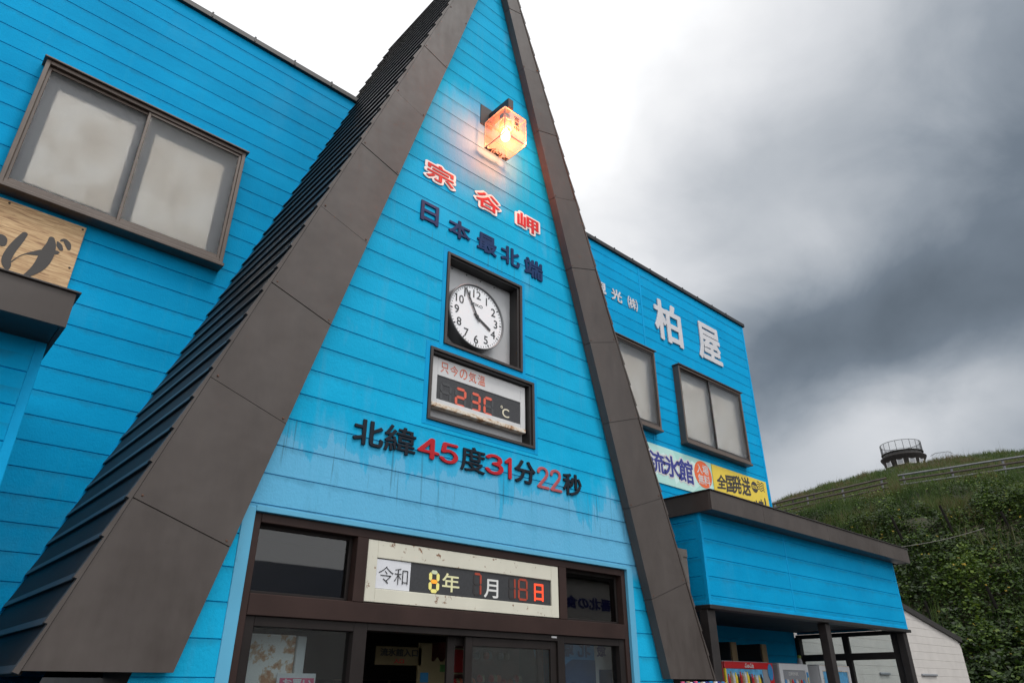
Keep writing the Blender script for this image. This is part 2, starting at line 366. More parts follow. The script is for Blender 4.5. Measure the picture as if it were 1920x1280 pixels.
# ------------------------------------------------------------------ mesh helpers
LOC = {}
class MB:
    def __init__(s): s.v = []; s.f = []
    def add(s, vs, fs):
        o = len(s.v); s.v += [tuple(map(float, p)) for p in vs]; s.f += [tuple(i+o for i in q) for q in fs]; return s
    def box(s, x0, x1, y0, y1, z0, z1, b=0.0):
        if b:
            # bevelled box: octagon-ish edges on all three axes
            b = min(b, (x1-x0)*.45, (y1-y0)*.45, (z1-z0)*.45)
            import itertools
            vs = []; idx = {}
            for sx_, sy_, sz_ in itertools.product((0, 1), repeat=3):
                c = ((x0, x1)[sx_], (y0, y1)[sy_], (z0, z1)[sz_]); sg = (1-2*sx_, 1-2*sy_, 1-2*sz_)
                for a in range(3):
                    p = [c[i]+(0 if i == a else sg[i]*b) for i in range(3)]
                    idx[(sx_, sy_, sz_, a)] = len(vs); vs.append(p)
            fs = []
            def ring(pts):
                ctr = Vector((0, 0, 0))
                P = [Vector(vs[i]) for i in pts]; ctr = sum(P, Vector())/len(P)
                out = ctr-Vector(((x0+x1)/2, (y0+y1)/2, (z0+z1)/2))
                nrm = (P[1]-P[0]).cross(P[2]-P[0])
                fs.append(tuple(pts) if nrm.dot(out) > 0 else tuple(reversed(pts)))
            for a in range(3):
                o1, o2 = [i for i in range(3) if i != a]
                for sd in (0, 1):
                    q = []
                    for (p1, p2) in ((0, 0), (1, 0), (1, 1), (0, 1)):
                        k = [0, 0, 0]; k[a] = sd; k[o1] = p1; k[o2] = p2; q.append(idx[(*k, a)])
                    ring(q)
                for (p1, p2) in ((0, 0), (1, 0), (1, 1), (0, 1)):
                    k0 = [0, 0, 0]; k0[o1] = p1; k0[o2] = p2; k1 = list(k0); k1[a] = 1
                    ring([idx[(*k0, o1)], idx[(*k1, o1)], idx[(*k1, o2)], idx[(*k0, o2)]])
            for c in itertools.product((0, 1), repeat=3): ring([idx[(*c, 0)], idx[(*c, 1)], idx[(*c, 2)]])
            return s.add(vs, fs)
        vs = [(x0, y0, z0), (x1, y0, z0), (x1, y1, z0), (x0, y1, z0), (x0, y0, z1), (x1, y0, z1), (x1, y1, z1), (x0, y1, z1)]
        return s.add(vs, [(0, 3, 2, 1), (4, 5, 6, 7), (0, 1, 5, 4), (1, 2, 6, 5), (2, 3, 7, 6), (3, 0, 4, 7)])
    def prism(s, pts, y0, y1):          # polygon in x-z, counter-clockwise seen from -y, pushed back from y0 to y1
        n = len(pts); vs = [(x, y0, z) for x, z in pts]+[(x, y1, z) for x, z in pts]
        fs = [tuple(range(n)), tuple(range(2*n-1, n-1, -1))]+[(i, i+n, (i+1) % n+n, (i+1) % n) for i in range(n)]
        return s.add(vs, fs)
    def frame(s, x0, x1, z0, z1, w, y0, y1, wb=None, wt=None):
        wb = wb or w; wt = wt or w
        s.box(x0, x0+w, y0, y1, z0, z1, .004); s.box(x1-w, x1, y0, y1, z0, z1, .004)
        s.box(x0+w, x1-w, y0+.001, y1, z0, z0+wb, .004); s.box(x0+w, x1-w, y0+.001, y1, z1-wt, z1, .004)
        return s
    def tube(s, p0, p1, r, n=8, r1=None):
        p0 = Vector(p0); p1 = Vector(p1); r1 = r if r1 is None else r1
        d = (p1-p0).normalized(); a = d.orthogonal().normalized(); b = d.cross(a)
        vs = [p0+(a*math.cos(t)+b*math.sin(t))*r for t in [2*math.pi*i/n for i in range(n)]]
        vs += [p1+(a*math.cos(t)+b*math.sin(t))*r1 for t in [2*math.pi*i/n for i in range(n)]]
        return s.add(vs, [(i, (i+1) % n, (i+1) % n+n, i+n) for i in range(n)]+[tuple(range(n-1, -1, -1)), tuple(range(n, 2*n))])
    def lathe(s, prof, c, n=48, axis='z'):
        k = len(prof); vs = []
        for i in range(n):
            t = 2*math.pi*i/n
            for r, h in prof:
                p = (r*math.cos(t), r*math.sin(t), h)
                if axis == 'y': p = (p[0], h, p[1])
                vs.append((c[0]+p[0], c[1]+p[1], c[2]+p[2]))
        fs = []
        for i in range(n):
            j = (i+1) % n
            for q in range(k-1):
                fs.append((i*k+q, j*k+q, j*k+q+1, i*k+q+1) if axis == 'z' else (i*k+q, i*k+q+1, j*k+q+1, j*k+q))
        return s.add(vs, fs)
    def build(s, name, m, parent=None, smooth=False):
        o = LOC.get(parent.name, Vector()) if parent else Vector()
        me = bpy.data.meshes.new(name)
        me.from_pydata([(x-o.x, y-o.y, z-o.z) for x, y, z in s.v], [], s.f); me.update()
        me.materials.append(m)
        if smooth: me.polygons.foreach_set('use_smooth', [True]*len(me.polygons))
        ob = bpy.data.objects.new(name, me); COL.objects.link(ob)
        if parent: ob.parent = parent; LOC[ob.name] = o
        return ob
def tag(o, label=None, cat=None, group=None, kind=None):
    if label: o['label'] = label
    if cat: o['category'] = cat
    if group: o['group'] = group
    if kind: o['kind'] = kind
    return o
def thing(name, loc, label, cat, group=None):
    o = bpy.data.objects.new(name, None); COL.objects.link(o); o.location = loc; o.empty_display_size = .2
    LOC[o.name] = Vector(loc); return tag(o, label, cat, group)
def recentre(o):
    """put the origin of a single-mesh thing at its own centre"""
    me = o.data; n = len(me.vertices); a = np.empty(n*3); me.vertices.foreach_get('co', a); a = a.reshape(-1, 3)
    c = (a.min(0)+a.max(0))/2; me.vertices.foreach_set('co', (a-c).ravel()); o.location = c; me.update(); return o

# ------------------------------------------------------------------ lettering: outlines of the built-in font, thickened with round corners
_seg = {}
def outline(txt):
    if txt in _seg: return _seg[txt]
    c = bpy.data.curves.new('outline', 'FONT'); c.body = txt; c.fill_mode = 'NONE'; c.resolution_u = 5
    o = bpy.data.objects.new('outline', c); COL.objects.link(o); bpy.context.view_layer.update()
    me = o.to_mesh(); V = np.array([v.co[:2] for v in me.vertices]); E = np.array([e.vertices[:] for e in me.edges])
    S = V[E]; o.to_mesh_clear(); bpy.data.objects.remove(o); bpy.data.curves.remove(c)
    _seg[txt] = S; return S
_loops = {}
def smooth(p, k=8):
    P = np.array(p, float); n = len(P); o = []
    for t in np.linspace(0, n-1, (n-1)*k+1):
        i = min(int(t), n-2); u = t-i; p0, p1, p2, p3 = P[max(i-1, 0)], P[i], P[i+1], P[min(i+2, n-1)]
        o.append(.5*(2*p1+(p2-p0)*u+(2*p0-5*p1+4*p2-p3)*u*u+(3*p1-p0-3*p2+p3)*u**3))
    return np.array(o)
ROUND = {'~4': [[(.44, 1), (0, .30), (.66, .30)], [(.46, 1), (.46, 0)]],
         '~5': [[(.56, 1), (.12, 1), (.06, .55)], smooth([(.06, .55), (.28, .63), (.48, .55), (.57, .33), (.48, .10), (.28, 0), (.10, .05), (0, .16)])],
         '~3': [smooth([(.02, .86), (.14, .97), (.32, 1), (.50, .90), (.50, .66), (.28, .54)]), smooth([(.28, .54), (.52, .46), (.58, .26), (.46, .06), (.26, 0), (.10, .04), (0, .16)])],
         '~1': [[(0, .80), (.20, 1), (.20, 0)]],
         '~2': [smooth([(.02, .76), (.08, .92), (.27, 1), (.46, .93), (.51, .74), (.42, .54), (.22, .28), (.02, .02)]), [(.02, .02), (.56, .02)]]}
def glyph(txt, r=.0, n=90):
    """closed loops of the text, outline grown by r em with round corners"""
    key = (txt, r, n)
    if key in _loops: return _loops[key]
    strokes = txt in ROUND
    S = np.concatenate([np.stack([np.array(l)[:-1], np.array(l)[1:]], 1) for l in ROUND[txt]]) if strokes else outline(txt)
    lo = S.reshape(-1, 2).min(0)-r-.03; hi = S.reshape(-1, 2).max(0)+r+.03
    h = (hi[1]-lo[1])/n; nx = int((hi[0]-lo[0])/h)+2; ny = n+2
    gx = lo[0]+np.arange(nx)*h; gy = lo[1]+np.arange(ny)*h
    Pn = np.stack(np.meshgrid(gx, gy), -1).reshape(-1, 2)
    A = S[:, 0]; B = S[:, 1]; D = B-A; dd = (D*D).sum(1)+1e-12
    F = np.empty(len(Pn))
    for i in range(0, len(Pn), 4000):
        p = Pn[i:i+4000, None, :]
        t = np.clip(((p-A)*D).sum(-1)/dd, 0, 1)
        dist = np.sqrt((((A+t[..., None]*D)-p)**2).sum(-1)).min(1)
        cond = (A[:, 1] > p[..., 1]) != (B[:, 1] > p[..., 1])
        xi = A[:, 0]+(p[..., 1]-A[:, 1])*D[:, 0]/np.where(D[:, 1] == 0, 1e-12, D[:, 1])
        inside = ((cond & (p[..., 0] < xi)).sum(1) % 2) == 1
        F[i:i+4000] = (dist if strokes else np.where(inside, -dist, dist))-r
    F = F.reshape(ny, nx)
    F = np.where(np.abs(F) < 1e-7, 1e-7, F)
    nxt = {}; pos = {}
    ins = F < 0
    code = ins[:-1, :-1]*1+ins[:-1, 1:]*2+ins[1:, 1:]*4+ins[1:, :-1]*8
    T = {1: [(3, 0)], 2: [(0, 1)], 3: [(3, 1)], 4: [(1, 2)], 5: [(3, 0), (1, 2)], 6: [(0, 2)], 7: [(3, 2)], 8: [(2, 3)], 9: [(2, 0)], 10: [(0, 1), (2, 3)], 11: [(2, 1)], 12: [(1, 3)], 13: [(1, 0)], 14: [(0, 3)]}
    def key_e(j, i, k): return ((j, i, 'h') if k == 0 else (j, i+1, 'v') if k == 1 else (j+1, i, 'h') if k == 2 else (j, i, 'v'))
    def point(q):
        j, i, d = q; a = F[j, i]; b = F[j, i+1] if d == 'h' else F[j+1, i]; t = a/(a-b)
        return (gx[i]+(t*h if d == 'h' else 0), gy[j]+(0 if d == 'h' else t*h))
    for j, i in zip(*np.nonzero((code > 0) & (code < 15))):
        for a, b in T[int(code[j, i])]:
            nxt[key_e(j, i, a)] = key_e(j, i, b)
    loops = []
    while nxt:
        st = next(iter(nxt)); q = st; lp = []
        while q in nxt: lp.append(point(q)); q = nxt.pop(q)
        if len(lp) > 3: loops.append(np.array(lp))
    allp = np.concatenate(loops); lo = allp.min(0); hi = allp.max(0)
    loops = [(l-lo)/(hi-lo) for l in loops]
    _loops[key] = (loops, (hi[0]-lo[0])/(hi[1]-lo[1]))
    return _loops[key]
def solid(loops2d, depth, m, name, parent=None, y=0.0, bevel=0.0, mapper=None):
    """loops in x-z metres -> one extruded mesh whose back is at y and front at y-depth"""
    c = bpy.data.curves.new(name, 'CURVE'); c.dimensions = '2D'; c.fill_mode = 'BOTH'; c.extrude = depth/2
    if bevel: c.bevel_depth = bevel; c.bevel_resolution = 1; c.extrude = max(depth/2-bevel, .0005); c.offset = -bevel
    for l in loops2d:
        sp = c.splines.new('POLY'); sp.points.add(len(l)-1)
        sp.points.foreach_set('co', np.concatenate([l, np.zeros((len(l), 1)), np.ones((len(l), 1))], 1).ravel()); sp.use_cyclic_u = True
    o = bpy.data.objects.new(name, c); COL.objects.link(o); bpy.context.view_layer.update()
    me = bpy.data.meshes.new_from_object(o.evaluated_get(bpy.context.evaluated_depsgraph_get()))
    bpy.data.objects.remove(o); bpy.data.curves.remove(c)
    n = len(me.vertices); a = np.empty(n*3); me.vertices.foreach_get('co', a); a = a.reshape(-1, 3)
    b = np.stack([a[:, 0], y-depth/2-a[:, 2], a[:, 1]], 1)
    if mapper is not None: b = mapper(b)
    off = LOC.get(parent.name, Vector()) if parent else Vector()
    b = b-np.array(off)
    me.vertices.foreach_set('co', b.ravel()); me.materials.clear(); me.materials.append(m); me.update(); me.name = name
    ob = bpy.data.objects.new(name, me); COL.objects.link(ob)
    if parent: ob.parent = parent; LOC[ob.name] = off
    return ob
def fit(txt, x0, x1, z0, z1, r=0.0, n=90):
    ls, _ = glyph(txt, r, n); return [np.stack([x0+l[:, 0]*(x1-x0), z0+l[:, 1]*(z1-z0)], 1) for l in ls]
def ribbon(pts, k=10):
    """brush stroke from (x, z, half width) points -> closed outline"""
    P = np.array(pts, float); n = len(P)
    def cr(t):
        i = min(int(t), n-2); u = t-i; p0, p1, p2, p3 = P[max(i-1, 0)], P[i], P[i+1], P[min(i+2, n-1)]
        return .5*(2*p1+(p2-p0)*u+(2*p0-5*p1+4*p2-p3)*u*u+(3*p1-p0-3*p2+p3)*u**3)
    C = np.array([cr(t) for t in np.linspace(0, n-1, (n-1)*k+1)]); d = np.gradient(C[:, :2], axis=0); d /= np.linalg.norm(d, axis=1)[:, None]+1e-9
    nn = np.stack([-d[:, 1], d[:, 0]], 1); w = np.maximum(C[:, 2:3], .001)
    Lf = C[:, :2]+nn*w; Rt = C[:, :2]-nn*w
    def cap(c, dr, w): return [c+w*(np.cos(a)*np.array([-dr[1], dr[0]])+np.sin(a)*dr) for a in np.linspace(.4, math.pi-.4, 5)]
    return np.array(list(Lf)+cap(C[-1, :2], d[-1], w[-1, 0])+list(Rt[::-1])+cap(C[0, :2], -d[0], w[0, 0]))
def disc(cx, cz, rx, rz, n=40): return np.array([(cx+rx*math.cos(2*math.pi*i/n), cz+rz*math.sin(2*math.pi*i/n)) for i in range(n)])
def rect(x0, x1, z0, z1): return np.array([(x0, z0), (x1, z0), (x1, z1), (x0, z1)])
def seven(x0, x1, z0, z1, w):
    """segment polygons a..g of a seven-segment figure"""
    zm = (z0+z1)/2; g = w*.12
    def H(z, up): 
        return np.array([(x0+w*.55+g, z), (x0+w+g, z+w/2), (x1-w-g, z+w/2), (x1-w*.55-g, z), (x1-w-g, z-w/2), (x0+w+g, z-w/2)])
    def V(x, za, zb):
        return np.array([(x, za+g), (x+w/2, za+w*.45+g), (x+w/2, zb-w*.45-g), (x, zb-g), (x-w/2, zb-w*.45-g), (x-w/2, za+w*.45+g)])
    return dict(a=H(z1-w/2, 1), d=H(z0+w/2, 0), g=H(zm, 0), f=V(x0+w/2, zm, z1-w/2), b=V(x1-w/2, zm, z1-w/2), e=V(x0+w/2, z0+w/2, zm), c=V(x1-w/2, z0+w/2, zm))
SEG = {'0': 'abcdef', '1': 'bc', '2': 'abged', '3': 'abgcd', '7': 'abc', '8': 'abcdefg', '[': 'adef', '9': 'abcdfg'}

# ------------------------------------------------------------------ siding boards
def siding(mb, pm, z0, z1, phase, xl, xr, holes=(), step=.2525, gw=.0055, gd=.011):
    """horizontal boards with open joints; pm(a, depth, z) maps wall coordinates to space"""
    cuts = {z0, z1}; k = math.ceil((z0-phase)/step-1e-6); joints = set()
    while phase+k*step < z1-.003:
        zz = phase+k*step
        if zz > z0+.003: cuts.add(zz); joints.add(zz)
        k += 1
    for h in holes:
        for q in h[2:]:
            if z0 < q < z1: cuts.add(q)
    cs = sorted(cuts)
    for a, b in zip(cs[:-1], cs[1:]):
        if b-a < 1e-5: continue
        mid = (a+b)/2; seg = [(None, None)]
        hs = sorted([h for h in holes if h[2] < mid < h[3]])
        edges = [None]
        for h in hs: edges += [h[0], h[1]]
        edges.append(None)
        for i in range(0, len(edges), 2):
            L0, R0 = edges[i], edges[i+1]
            def xs(z): return (xl(z) if L0 is None else L0, xr(z) if R0 is None else R0)
            lo = a+gw if a in joints else a; hi = b-gw if b in joints else b
            def Q(za, zb, da, db):
                (la, ra), (lb, rb) = xs(za), xs(zb)
                if ra <= la and rb <= lb: return
                ra = max(ra, la+.0005); rb = max(rb, lb+.0005)
                mb.add([pm(la, da, za), pm(ra, da, za), pm(rb, db, zb), pm(lb, db, zb)], [(0, 1, 2, 3)])
            Q(lo, hi, 0, 0)
            if a in joints: Q(a, a+gw*.3, gd, gd); Q(a+gw*.3, lo, gd, 0)
            if b in joints: Q(b-gw*.3, b, gd, gd); Q(hi, b-gw*.3, 0, gd)
front = lambda y: (lambda a, d, z: (a, y+d, z))
leftside = lambda x: (lambda a, d, z: (x+d, -a, z))      # faces -x; a runs along -y

# ================================================================== SETTING
tag(MB().add([(-600, -600, 0), (600, -600, 0), (600, 600, 0), (-600, 600, 0)], [(0, 1, 2, 3)]).build('ground', M['asphalt']), kind='structure')
b = MB(); b.box(-8, 26, 4.6, 5.3, 0.004, .14, .02)
tag(b.build('pavement', M['concrete']), kind='structure')

# hill
AZ = R_(72.0); EU = np.array([math.sin(AZ), math.cos(AZ)]); EV = np.array([math.cos(AZ), -math.sin(AZ)])
HU = np.array([-50, 29, 33, 38, 44, 50, 54, 58, 70, 85, 93, 97, 104, 140, 400.]); HZ = np.array([-.5, -.3, 1.3, 5.0, 9.5, 12.4, 13.5, 14.4, 17.8, 21.9, 24.6, 26.1, 26.6, 25.5, 14.])
def hz(u, v):
    u = np.asarray(u, float); v = np.asarray(v, float)
    w = np.clip((u-29)/25, 0, 1)
    s = w*(.08*v-.006*np.minimum(np.abs(v), 20)**2-np.maximum(np.abs(v)-20, 0)*.12)
    lump = w*(.35*np.sin(u*.63+v*.31)*np.sin(v*.55+1.3)+.22*np.sin(u*1.31-v*.9+2)*np.sin(v*1.2-u*.2))*np.clip((62-u)/18, .12, 1)*np.clip(abs(u-54)/4, .15, 1)
    return np.interp(u, HU, HZ)+s+lump
def UV(u, v): 
    p = np.multiply.outer(np.asarray(u, float), EU)+np.multiply.outer(np.asarray(v, float), EV); return p
us = np.concatenate([np.arange(26, 62, .5), np.arange(62, 110, 1.2), np.arange(110, 420, 14)]); vs_ = np.concatenate([np.arange(-240, -30, 12), np.arange(-30, 30, .6), np.arange(30, 240, 12)])
GU, GV = np.meshgrid(us, vs_, indexing='ij'); PXY = GU[..., None]*EU+GV[..., None]*EV; PZ = hz(GU, GV)
nu, nv = GU.shape
mbh = MB(); mbh.v = [tuple(p) for p in np.concatenate([PXY, PZ[..., None]], -1).reshape(-1, 3)]
mbh.f = [(i*nv+j, i*nv+j+1, (i+1)*nv+j+1, (i+1)*nv+j) for i in range(nu-1) for j in range(nv-1)]
mbh.f = [q[::-1] for q in mbh.f]
tag(mbh.build('hill', M['earth'], smooth=True), kind='structure')

def fbm(u, v, s):
    o = 0
    for k, (a, b_, c) in enumerate(((1, .7, 0), (1.9, -1.3, 1.7), (-2.7, 3.1, .4), (4.9, 4.1, 2.2))):
        o = o+np.sin((a*u+b_*v)*s+c)*np.cos((b_*u-a*v)*s*.8+c*2)/(1+.6*k)
    return o
def quadsoup(name, m, centre, ax1, ax2, tone, bend=None):
    n = len(centre)
    if bend is None: V = np.stack([centre-ax1*.5, centre+ax2*.5, centre+ax1*.5, centre-ax2*.5], 1).reshape(-1, 3); k = 4
    else: V = np.stack([centre-ax2*.5, centre+ax2*.5, centre+ax1], 1).reshape(-1, 3); k = 3
    me = bpy.data.meshes.new(name); me.vertices.add(n*k); me.vertices.foreach_set('co', V.ravel().astype(np.float32))
    me.loops.add(n*k); me.loops.foreach_set('vertex_index', np.arange(n*k, dtype=np.int32))
    me.polygons.add(n); me.polygons.foreach_set('loop_start', np.arange(0, n*k, k, dtype=np.int32))
    at = me.attributes.new('tone', 'FLOAT', 'POINT'); at.data.foreach_set('value', np.repeat(tone, k).astype(np.float32))
    me.materials.append(m); me.update(calc_edges=True); me.validate()
    o = bpy.data.objects.new(name, me); COL.objects.link(o); return o
# broad-leaved undergrowth on the lower slope
n = 330000
u = 29+nrg.random(n)**.9*21; v = nrg.uniform(-15, 15, n)
clump = fbm(u, v, .75); keep = (nrg.random(n) < np.clip(.80+.40*clump, .35, 1)) & (nrg.random(n) < np.clip((50.5-u)/5+.1*clump, .0, 1))
patch = ((u-44.3)/.8)**2+((v-.4)/1.0)**2 < 1; keep &= ~patch
u = u[keep]; v = v[keep]; clump = clump[keep]; n = len(u)
hgt = nrg.random(n)*np.clip(.45+.55*clump, .10, 1.3)
p = UV(u, v); c = np.concatenate([p, (hz(u, v)+hgt)[:, None]], 1)
size = nrg.uniform(.075, .165, n)*(1+.7*(nrg.random(n) < .12))*np.clip(1.35-(u-30)/34, .7, 1.3)
th = nrg.uniform(0, 2*math.pi, n); tl = nrg.normal(0, .45, n)
a1 = np.stack([np.cos(th), np.sin(th), tl], 1); a1 /= np.linalg.norm(a1, axis=1)[:, None]
nr = np.stack([nrg.normal(0, .4, n)-.45*EU[0], nrg.normal(0, .4, n)-.45*EU[1], np.ones(n)], 1); a2 = np.cross(nr, a1); a2 /= np.linalg.norm(a2, axis=1)[:, None]
tone = np.clip(.27+.12*clump+nrg.normal(0, .17, n)+.10*fbm(u, v, .33), .02, .70); tone[nrg.random(n) < .006] = .97
tag(quadsoup('ground_cover', M['leaf'], c, a1*size[:, None], a2*(size*.8)[:, None], tone), kind='stuff')
# grass on the upper slope and along the skyline
def grass(n, ua, ub, va, vb, h0, h1, wd, dens=None, dry=.0):
    u = nrg.uniform(ua, ub, n); v = nrg.uniform(va, vb, n); cl = fbm(u, v, .9)
    pt = ((u-44.3)/.8)**2+((v-.4)/1.0)**2 > 1
    k = (nrg.random(n) < np.clip(.7+.4*cl, .1, 1)) & pt; u = u[k]; v = v[k]; cl = cl[k]; n = len(u)
    hh = nrg.uniform(h0, h1, n)*np.clip(1+.35*cl, .4, 1.6)
    p = UV(u, v); c = np.concatenate([p, hz(u, v)[:, None]-.03], 1)
    th = nrg.uniform(0, 2*math.pi, n); ln = nrg.normal(0, .30, (n, 2))
    up = np.stack([ln[:, 0], ln[:, 1], np.ones(n)], 1)*hh[:, None]
    sd = np.stack([np.cos(th), np.sin(th), np.zeros(n)], 1)*wd*nrg.uniform(.6, 1.4, n)[:, None]
    t = np.clip(.34+.16*cl+.12*fbm(u, v, .3)+nrg.normal(0, .10, n)+dry*np.clip(fbm(u+40, v, .22), 0, 1), .02, .98)
    return c, up, sd, t
G = [grass(70000, 43.5, 58, -16, 16, .30, .75, .035, dry=.35), grass(42000, 58, 86, -24, 24, .30, .7, .05, dry=.2), grass(36000, 86, 99, -26, 26, .25, .60, .06, dry=.3), grass(7000, 33, 45, -16, 16, .4, .9, .035),
     grass(1200, 60, 96, -26, 26, .9, 1.5, .03, dry=.6)]
G = [np.concatenate(k) for k in zip(*G)]
tag(quadsoup('grass', M['grass'], G[0], G[1], G[2], G[3], bend=1), kind='stuff')

# ================================================================== SHOP BUILDING
CX = 4.6; YF = 5.37; YG = 5.5; YW = 7.8; YR = 8.3; ZB = 1.70
SO, SI = 2.93, 3.625                       # slopes of the outer and inner fascia edge
HO, HI = 3.667, 2.788                      # half widths at ZB
ZO, ZI = ZB+HO*SO, ZB+HI*SI                # apex heights
xo = lambda z: HO-(z-ZB)/SO
xi = lambda z: HI-(z-ZB)/SI
shop = thing('shop_building', (CX, YG, 0), 'bright blue souvenir shop with a steep A-frame gable over its glazed entrance', 'building')

DOOR = (2.25, 6.88, 0.0, 2.875)
CLK = (4.015, 5.185, 4.95, 6.137); TMP = (3.848, 5.37, 4.045, 4.865)
wmb = MB()
cover = lambda z: min(xi(z)+.25*(xo(z)-xi(z)), xo(z)-.03)
siding(wmb, front(YG), 0.0, ZO-.15, 2.683, lambda z: CX-max(cover(z), .002), lambda z: CX+max(cover(z), .002),
       [DOOR, CLK, TMP])
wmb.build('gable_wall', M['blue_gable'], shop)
# flat trims round the entrance and the two display recesses
t = MB()
t.box(DOOR[0]-.10, DOOR[0], YG-.008, YG+.12, 0, DOOR[3]+.03, .003); t.box(DOOR[1], DOOR[1]+.10, YG-.008, YG+.12, 0, DOOR[3]+.03, .003)
t.box(DOOR[0], DOOR[1], YG-.010, YG+.12, DOOR[3], DOOR[3]+.045, .003)
t.build('entrance_trim', M['pale_trim'], shop); t = MB()
for h in (CLK, TMP):
    w = .055
    t.box(h[0]-w, h[0]-.001, YG-.004, YG+.01, h[2]-w, h[3]+w, .002); t.box(h[1]+.001, h[1]+w, YG-.004, YG+.01, h[2]-w, h[3]+w, .002)
    t.box(h[0]-.001, h[1]+.001, YG-.0035, YG+.01, h[3], h[3]+w, .002) if h is TMP else t.box(h[0], h[1], YG-.0035, YG+.01, h[3], h[3]+w, .002)
    t.box(h[0], h[1], YG-.003, YG+.01, h[2]-w, h[2], .002)
t.build('wall_trim', M['blue_trim'], shop)

# fascia boards: folded brown sheet panels with open seams
for sgn in (-1, 1):
    fb = MB(); zs = [ZB]+[1.72+1.02*k+.06 for k in range(1, 10)]
    def P_out(z): return (CX+sgn*xo(z), z)
    cuts = []
    nrm = Vector((SO, 1)).normalized()
    for zo_ in zs:
        if zo_ == ZB: cuts.append(((CX+sgn*xo(ZB), ZB), (CX+sgn*xi(ZB), ZB))); continue
        # from the outer edge go inwards square to it until the inner edge
        x_, z_ = xo(zo_), zo_
        # (x_-t*SO', z_-t) with direction perpendicular to the slope
        dx, dz = -SO, -1.0
        tt = (xi(z_)-x_)/(dx-(-dz/SI)) if False else None
        lo_, hi_ = 0.0, .6
        for _ in range(40):
            m_ = (lo_+hi_)/2
            if x_+dx*m_ > xi(z_+dz*m_): lo_ = m_
            else: hi_ = m_
        cuts.append(((CX+sgn*x_, z_), (CX+sgn*(x_+dx*lo_), z_+dz*lo_)))
    for i, (a, c_) in enumerate(cuts):
        last = i == len(cuts)-1
        if not last: a2, c2 = cuts[i+1]
        else: a2, c2 = (CX, ZO), (CX, ZI)
        a = Vector(a); c_ = Vector(c_); a2 = Vector(a2); c2 = Vector(c2)
        d = (a2-a).normalized()*.0035
        if not last: a2 = a2-d; c2 = c2-d
        if i: a = a+d; c_ = c_+d
        poly = [tuple(a), tuple(c_), tuple(c2), tuple(a2)]
        if sgn > 0: poly = poly[::-1]
        fb.prism(poly, YF-.004*(i % 2)-.001, YG-.02)
    # set-back liner behind the seams, and the return that meets the wall
    poly = [(CX+sgn*(xo(ZB)-.02), ZB+.02), (CX+sgn*(xi(ZB)+.02), ZB+.02), (CX, ZI+.1), (CX, ZO-.1)]
    if sgn > 0: poly = poly[::-1]
    fb.prism(poly, YF+.006, YG+.02)
    fa = fb.build('fascia', M['brown'], shop)
    for (a, c_) in cuts[1:]:
        a = Vector(a); c_ = Vector(c_); dn = Vector((-sgn/SO, 1)).normalized()*-.06
        for fr_ in (.06, .94):
            p = a.lerp(c_, fr_)-dn*(.7 if fr_ < .5 else .5); fx = MB(); fx.lathe([(.0, -.006), (.007, -.005), (.010, 0)], (p.x, YF-.004, p.y), 8, 'y'); fx.build('fixing', M['fixing'], fa)
    # soffit behind the fascia: folded edge running back to the wall
    # roof slope: stepped sheet-metal courses running front to back
    sl_ = math.sqrt(1+SO*SO)/SO; tang = Vector((-sgn/SO, 1.0)).normalized(); nout = Vector((sgn*SO, 1.0)).normalized()
    rf = MB(); vg = MB(); lip = MB()
    stepz = .2765; k0 = ZB-.02; k = 0
    while k0+k*stepz < ZO:
        za = k0+k*stepz; zb = min(za+stepz, ZO); k += 1
        pa = Vector((CX+sgn*xo(za), za)); pb = Vector((CX+sgn*xo(zb), zb))
        q = [pa+nout*.034, pb+nout*.012, pb-nout*.02, pa-nout*.02]
        if zb >= ZO: q[1] = Vector((CX, ZO+.03)); q[2] = Vector((CX, ZO-.05))
        q = [tuple(w_) for w_ in q]
        if sgn > 0: rf.prism(q[::-1] if False else [q[3], q[0], q[1], q[2]], YF+.05, YR)
        else: rf.prism([q[0], q[3], q[2], q[1]], YF+.05, YR)
        lp_ = [pa+nout*.037-tang*.004, pa+nout*.0345+tang*.045, pa+nout*.026+tang*.045, pa+nout*.028-tang*.004]
        lp_ = [tuple(w_) for w_ in lp_]
        lip.prism([lp_[3], lp_[0], lp_[1], lp_[2]] if sgn > 0 else [lp_[0], lp_[3], lp_[2], lp_[1]], YF+.05, YR+.004)
        e_ = [pa+nout*.042, pb+nout*.020, pb+nout*.004, pa+nout*.004]
        if zb >= ZO: e_[1] = Vector((CX, ZO+.036)); e_[2] = Vector((CX, ZO-.03))
        e_ = [tuple(w_) for w_ in e_]
        vg.prism([e_[3], e_[0], e_[1], e_[2]] if sgn > 0 else [e_[0], e_[3], e_[2], e_[1]], YF-.012, YF+.05)
    ro = rf.build('roof_slope', M['roof'], shop)
    vg.build('verge_trim', M['brown'], ro); lip.build('course_lip', M['rooflip'], ro)
    # lower wall carrying the foot of the slope
    bs_ = MB(); xa, xb = sorted((CX+sgn*(HI+.25), CX+sgn*(HO-.12))); bs_.box(xa, xb, YF+.15, YW, 0, ZB-.1)
    bs_.build('leg_base', M['ochre'] if sgn < 0 else M['post'], shop)
rg = MB(); rg.prism([(CX-HO+.05, ZB), (CX+HO-.05, ZB), (CX, ZO-.05)], YR-.03, YR-.01); rg.build('rear_gable', M['roof'], shop)
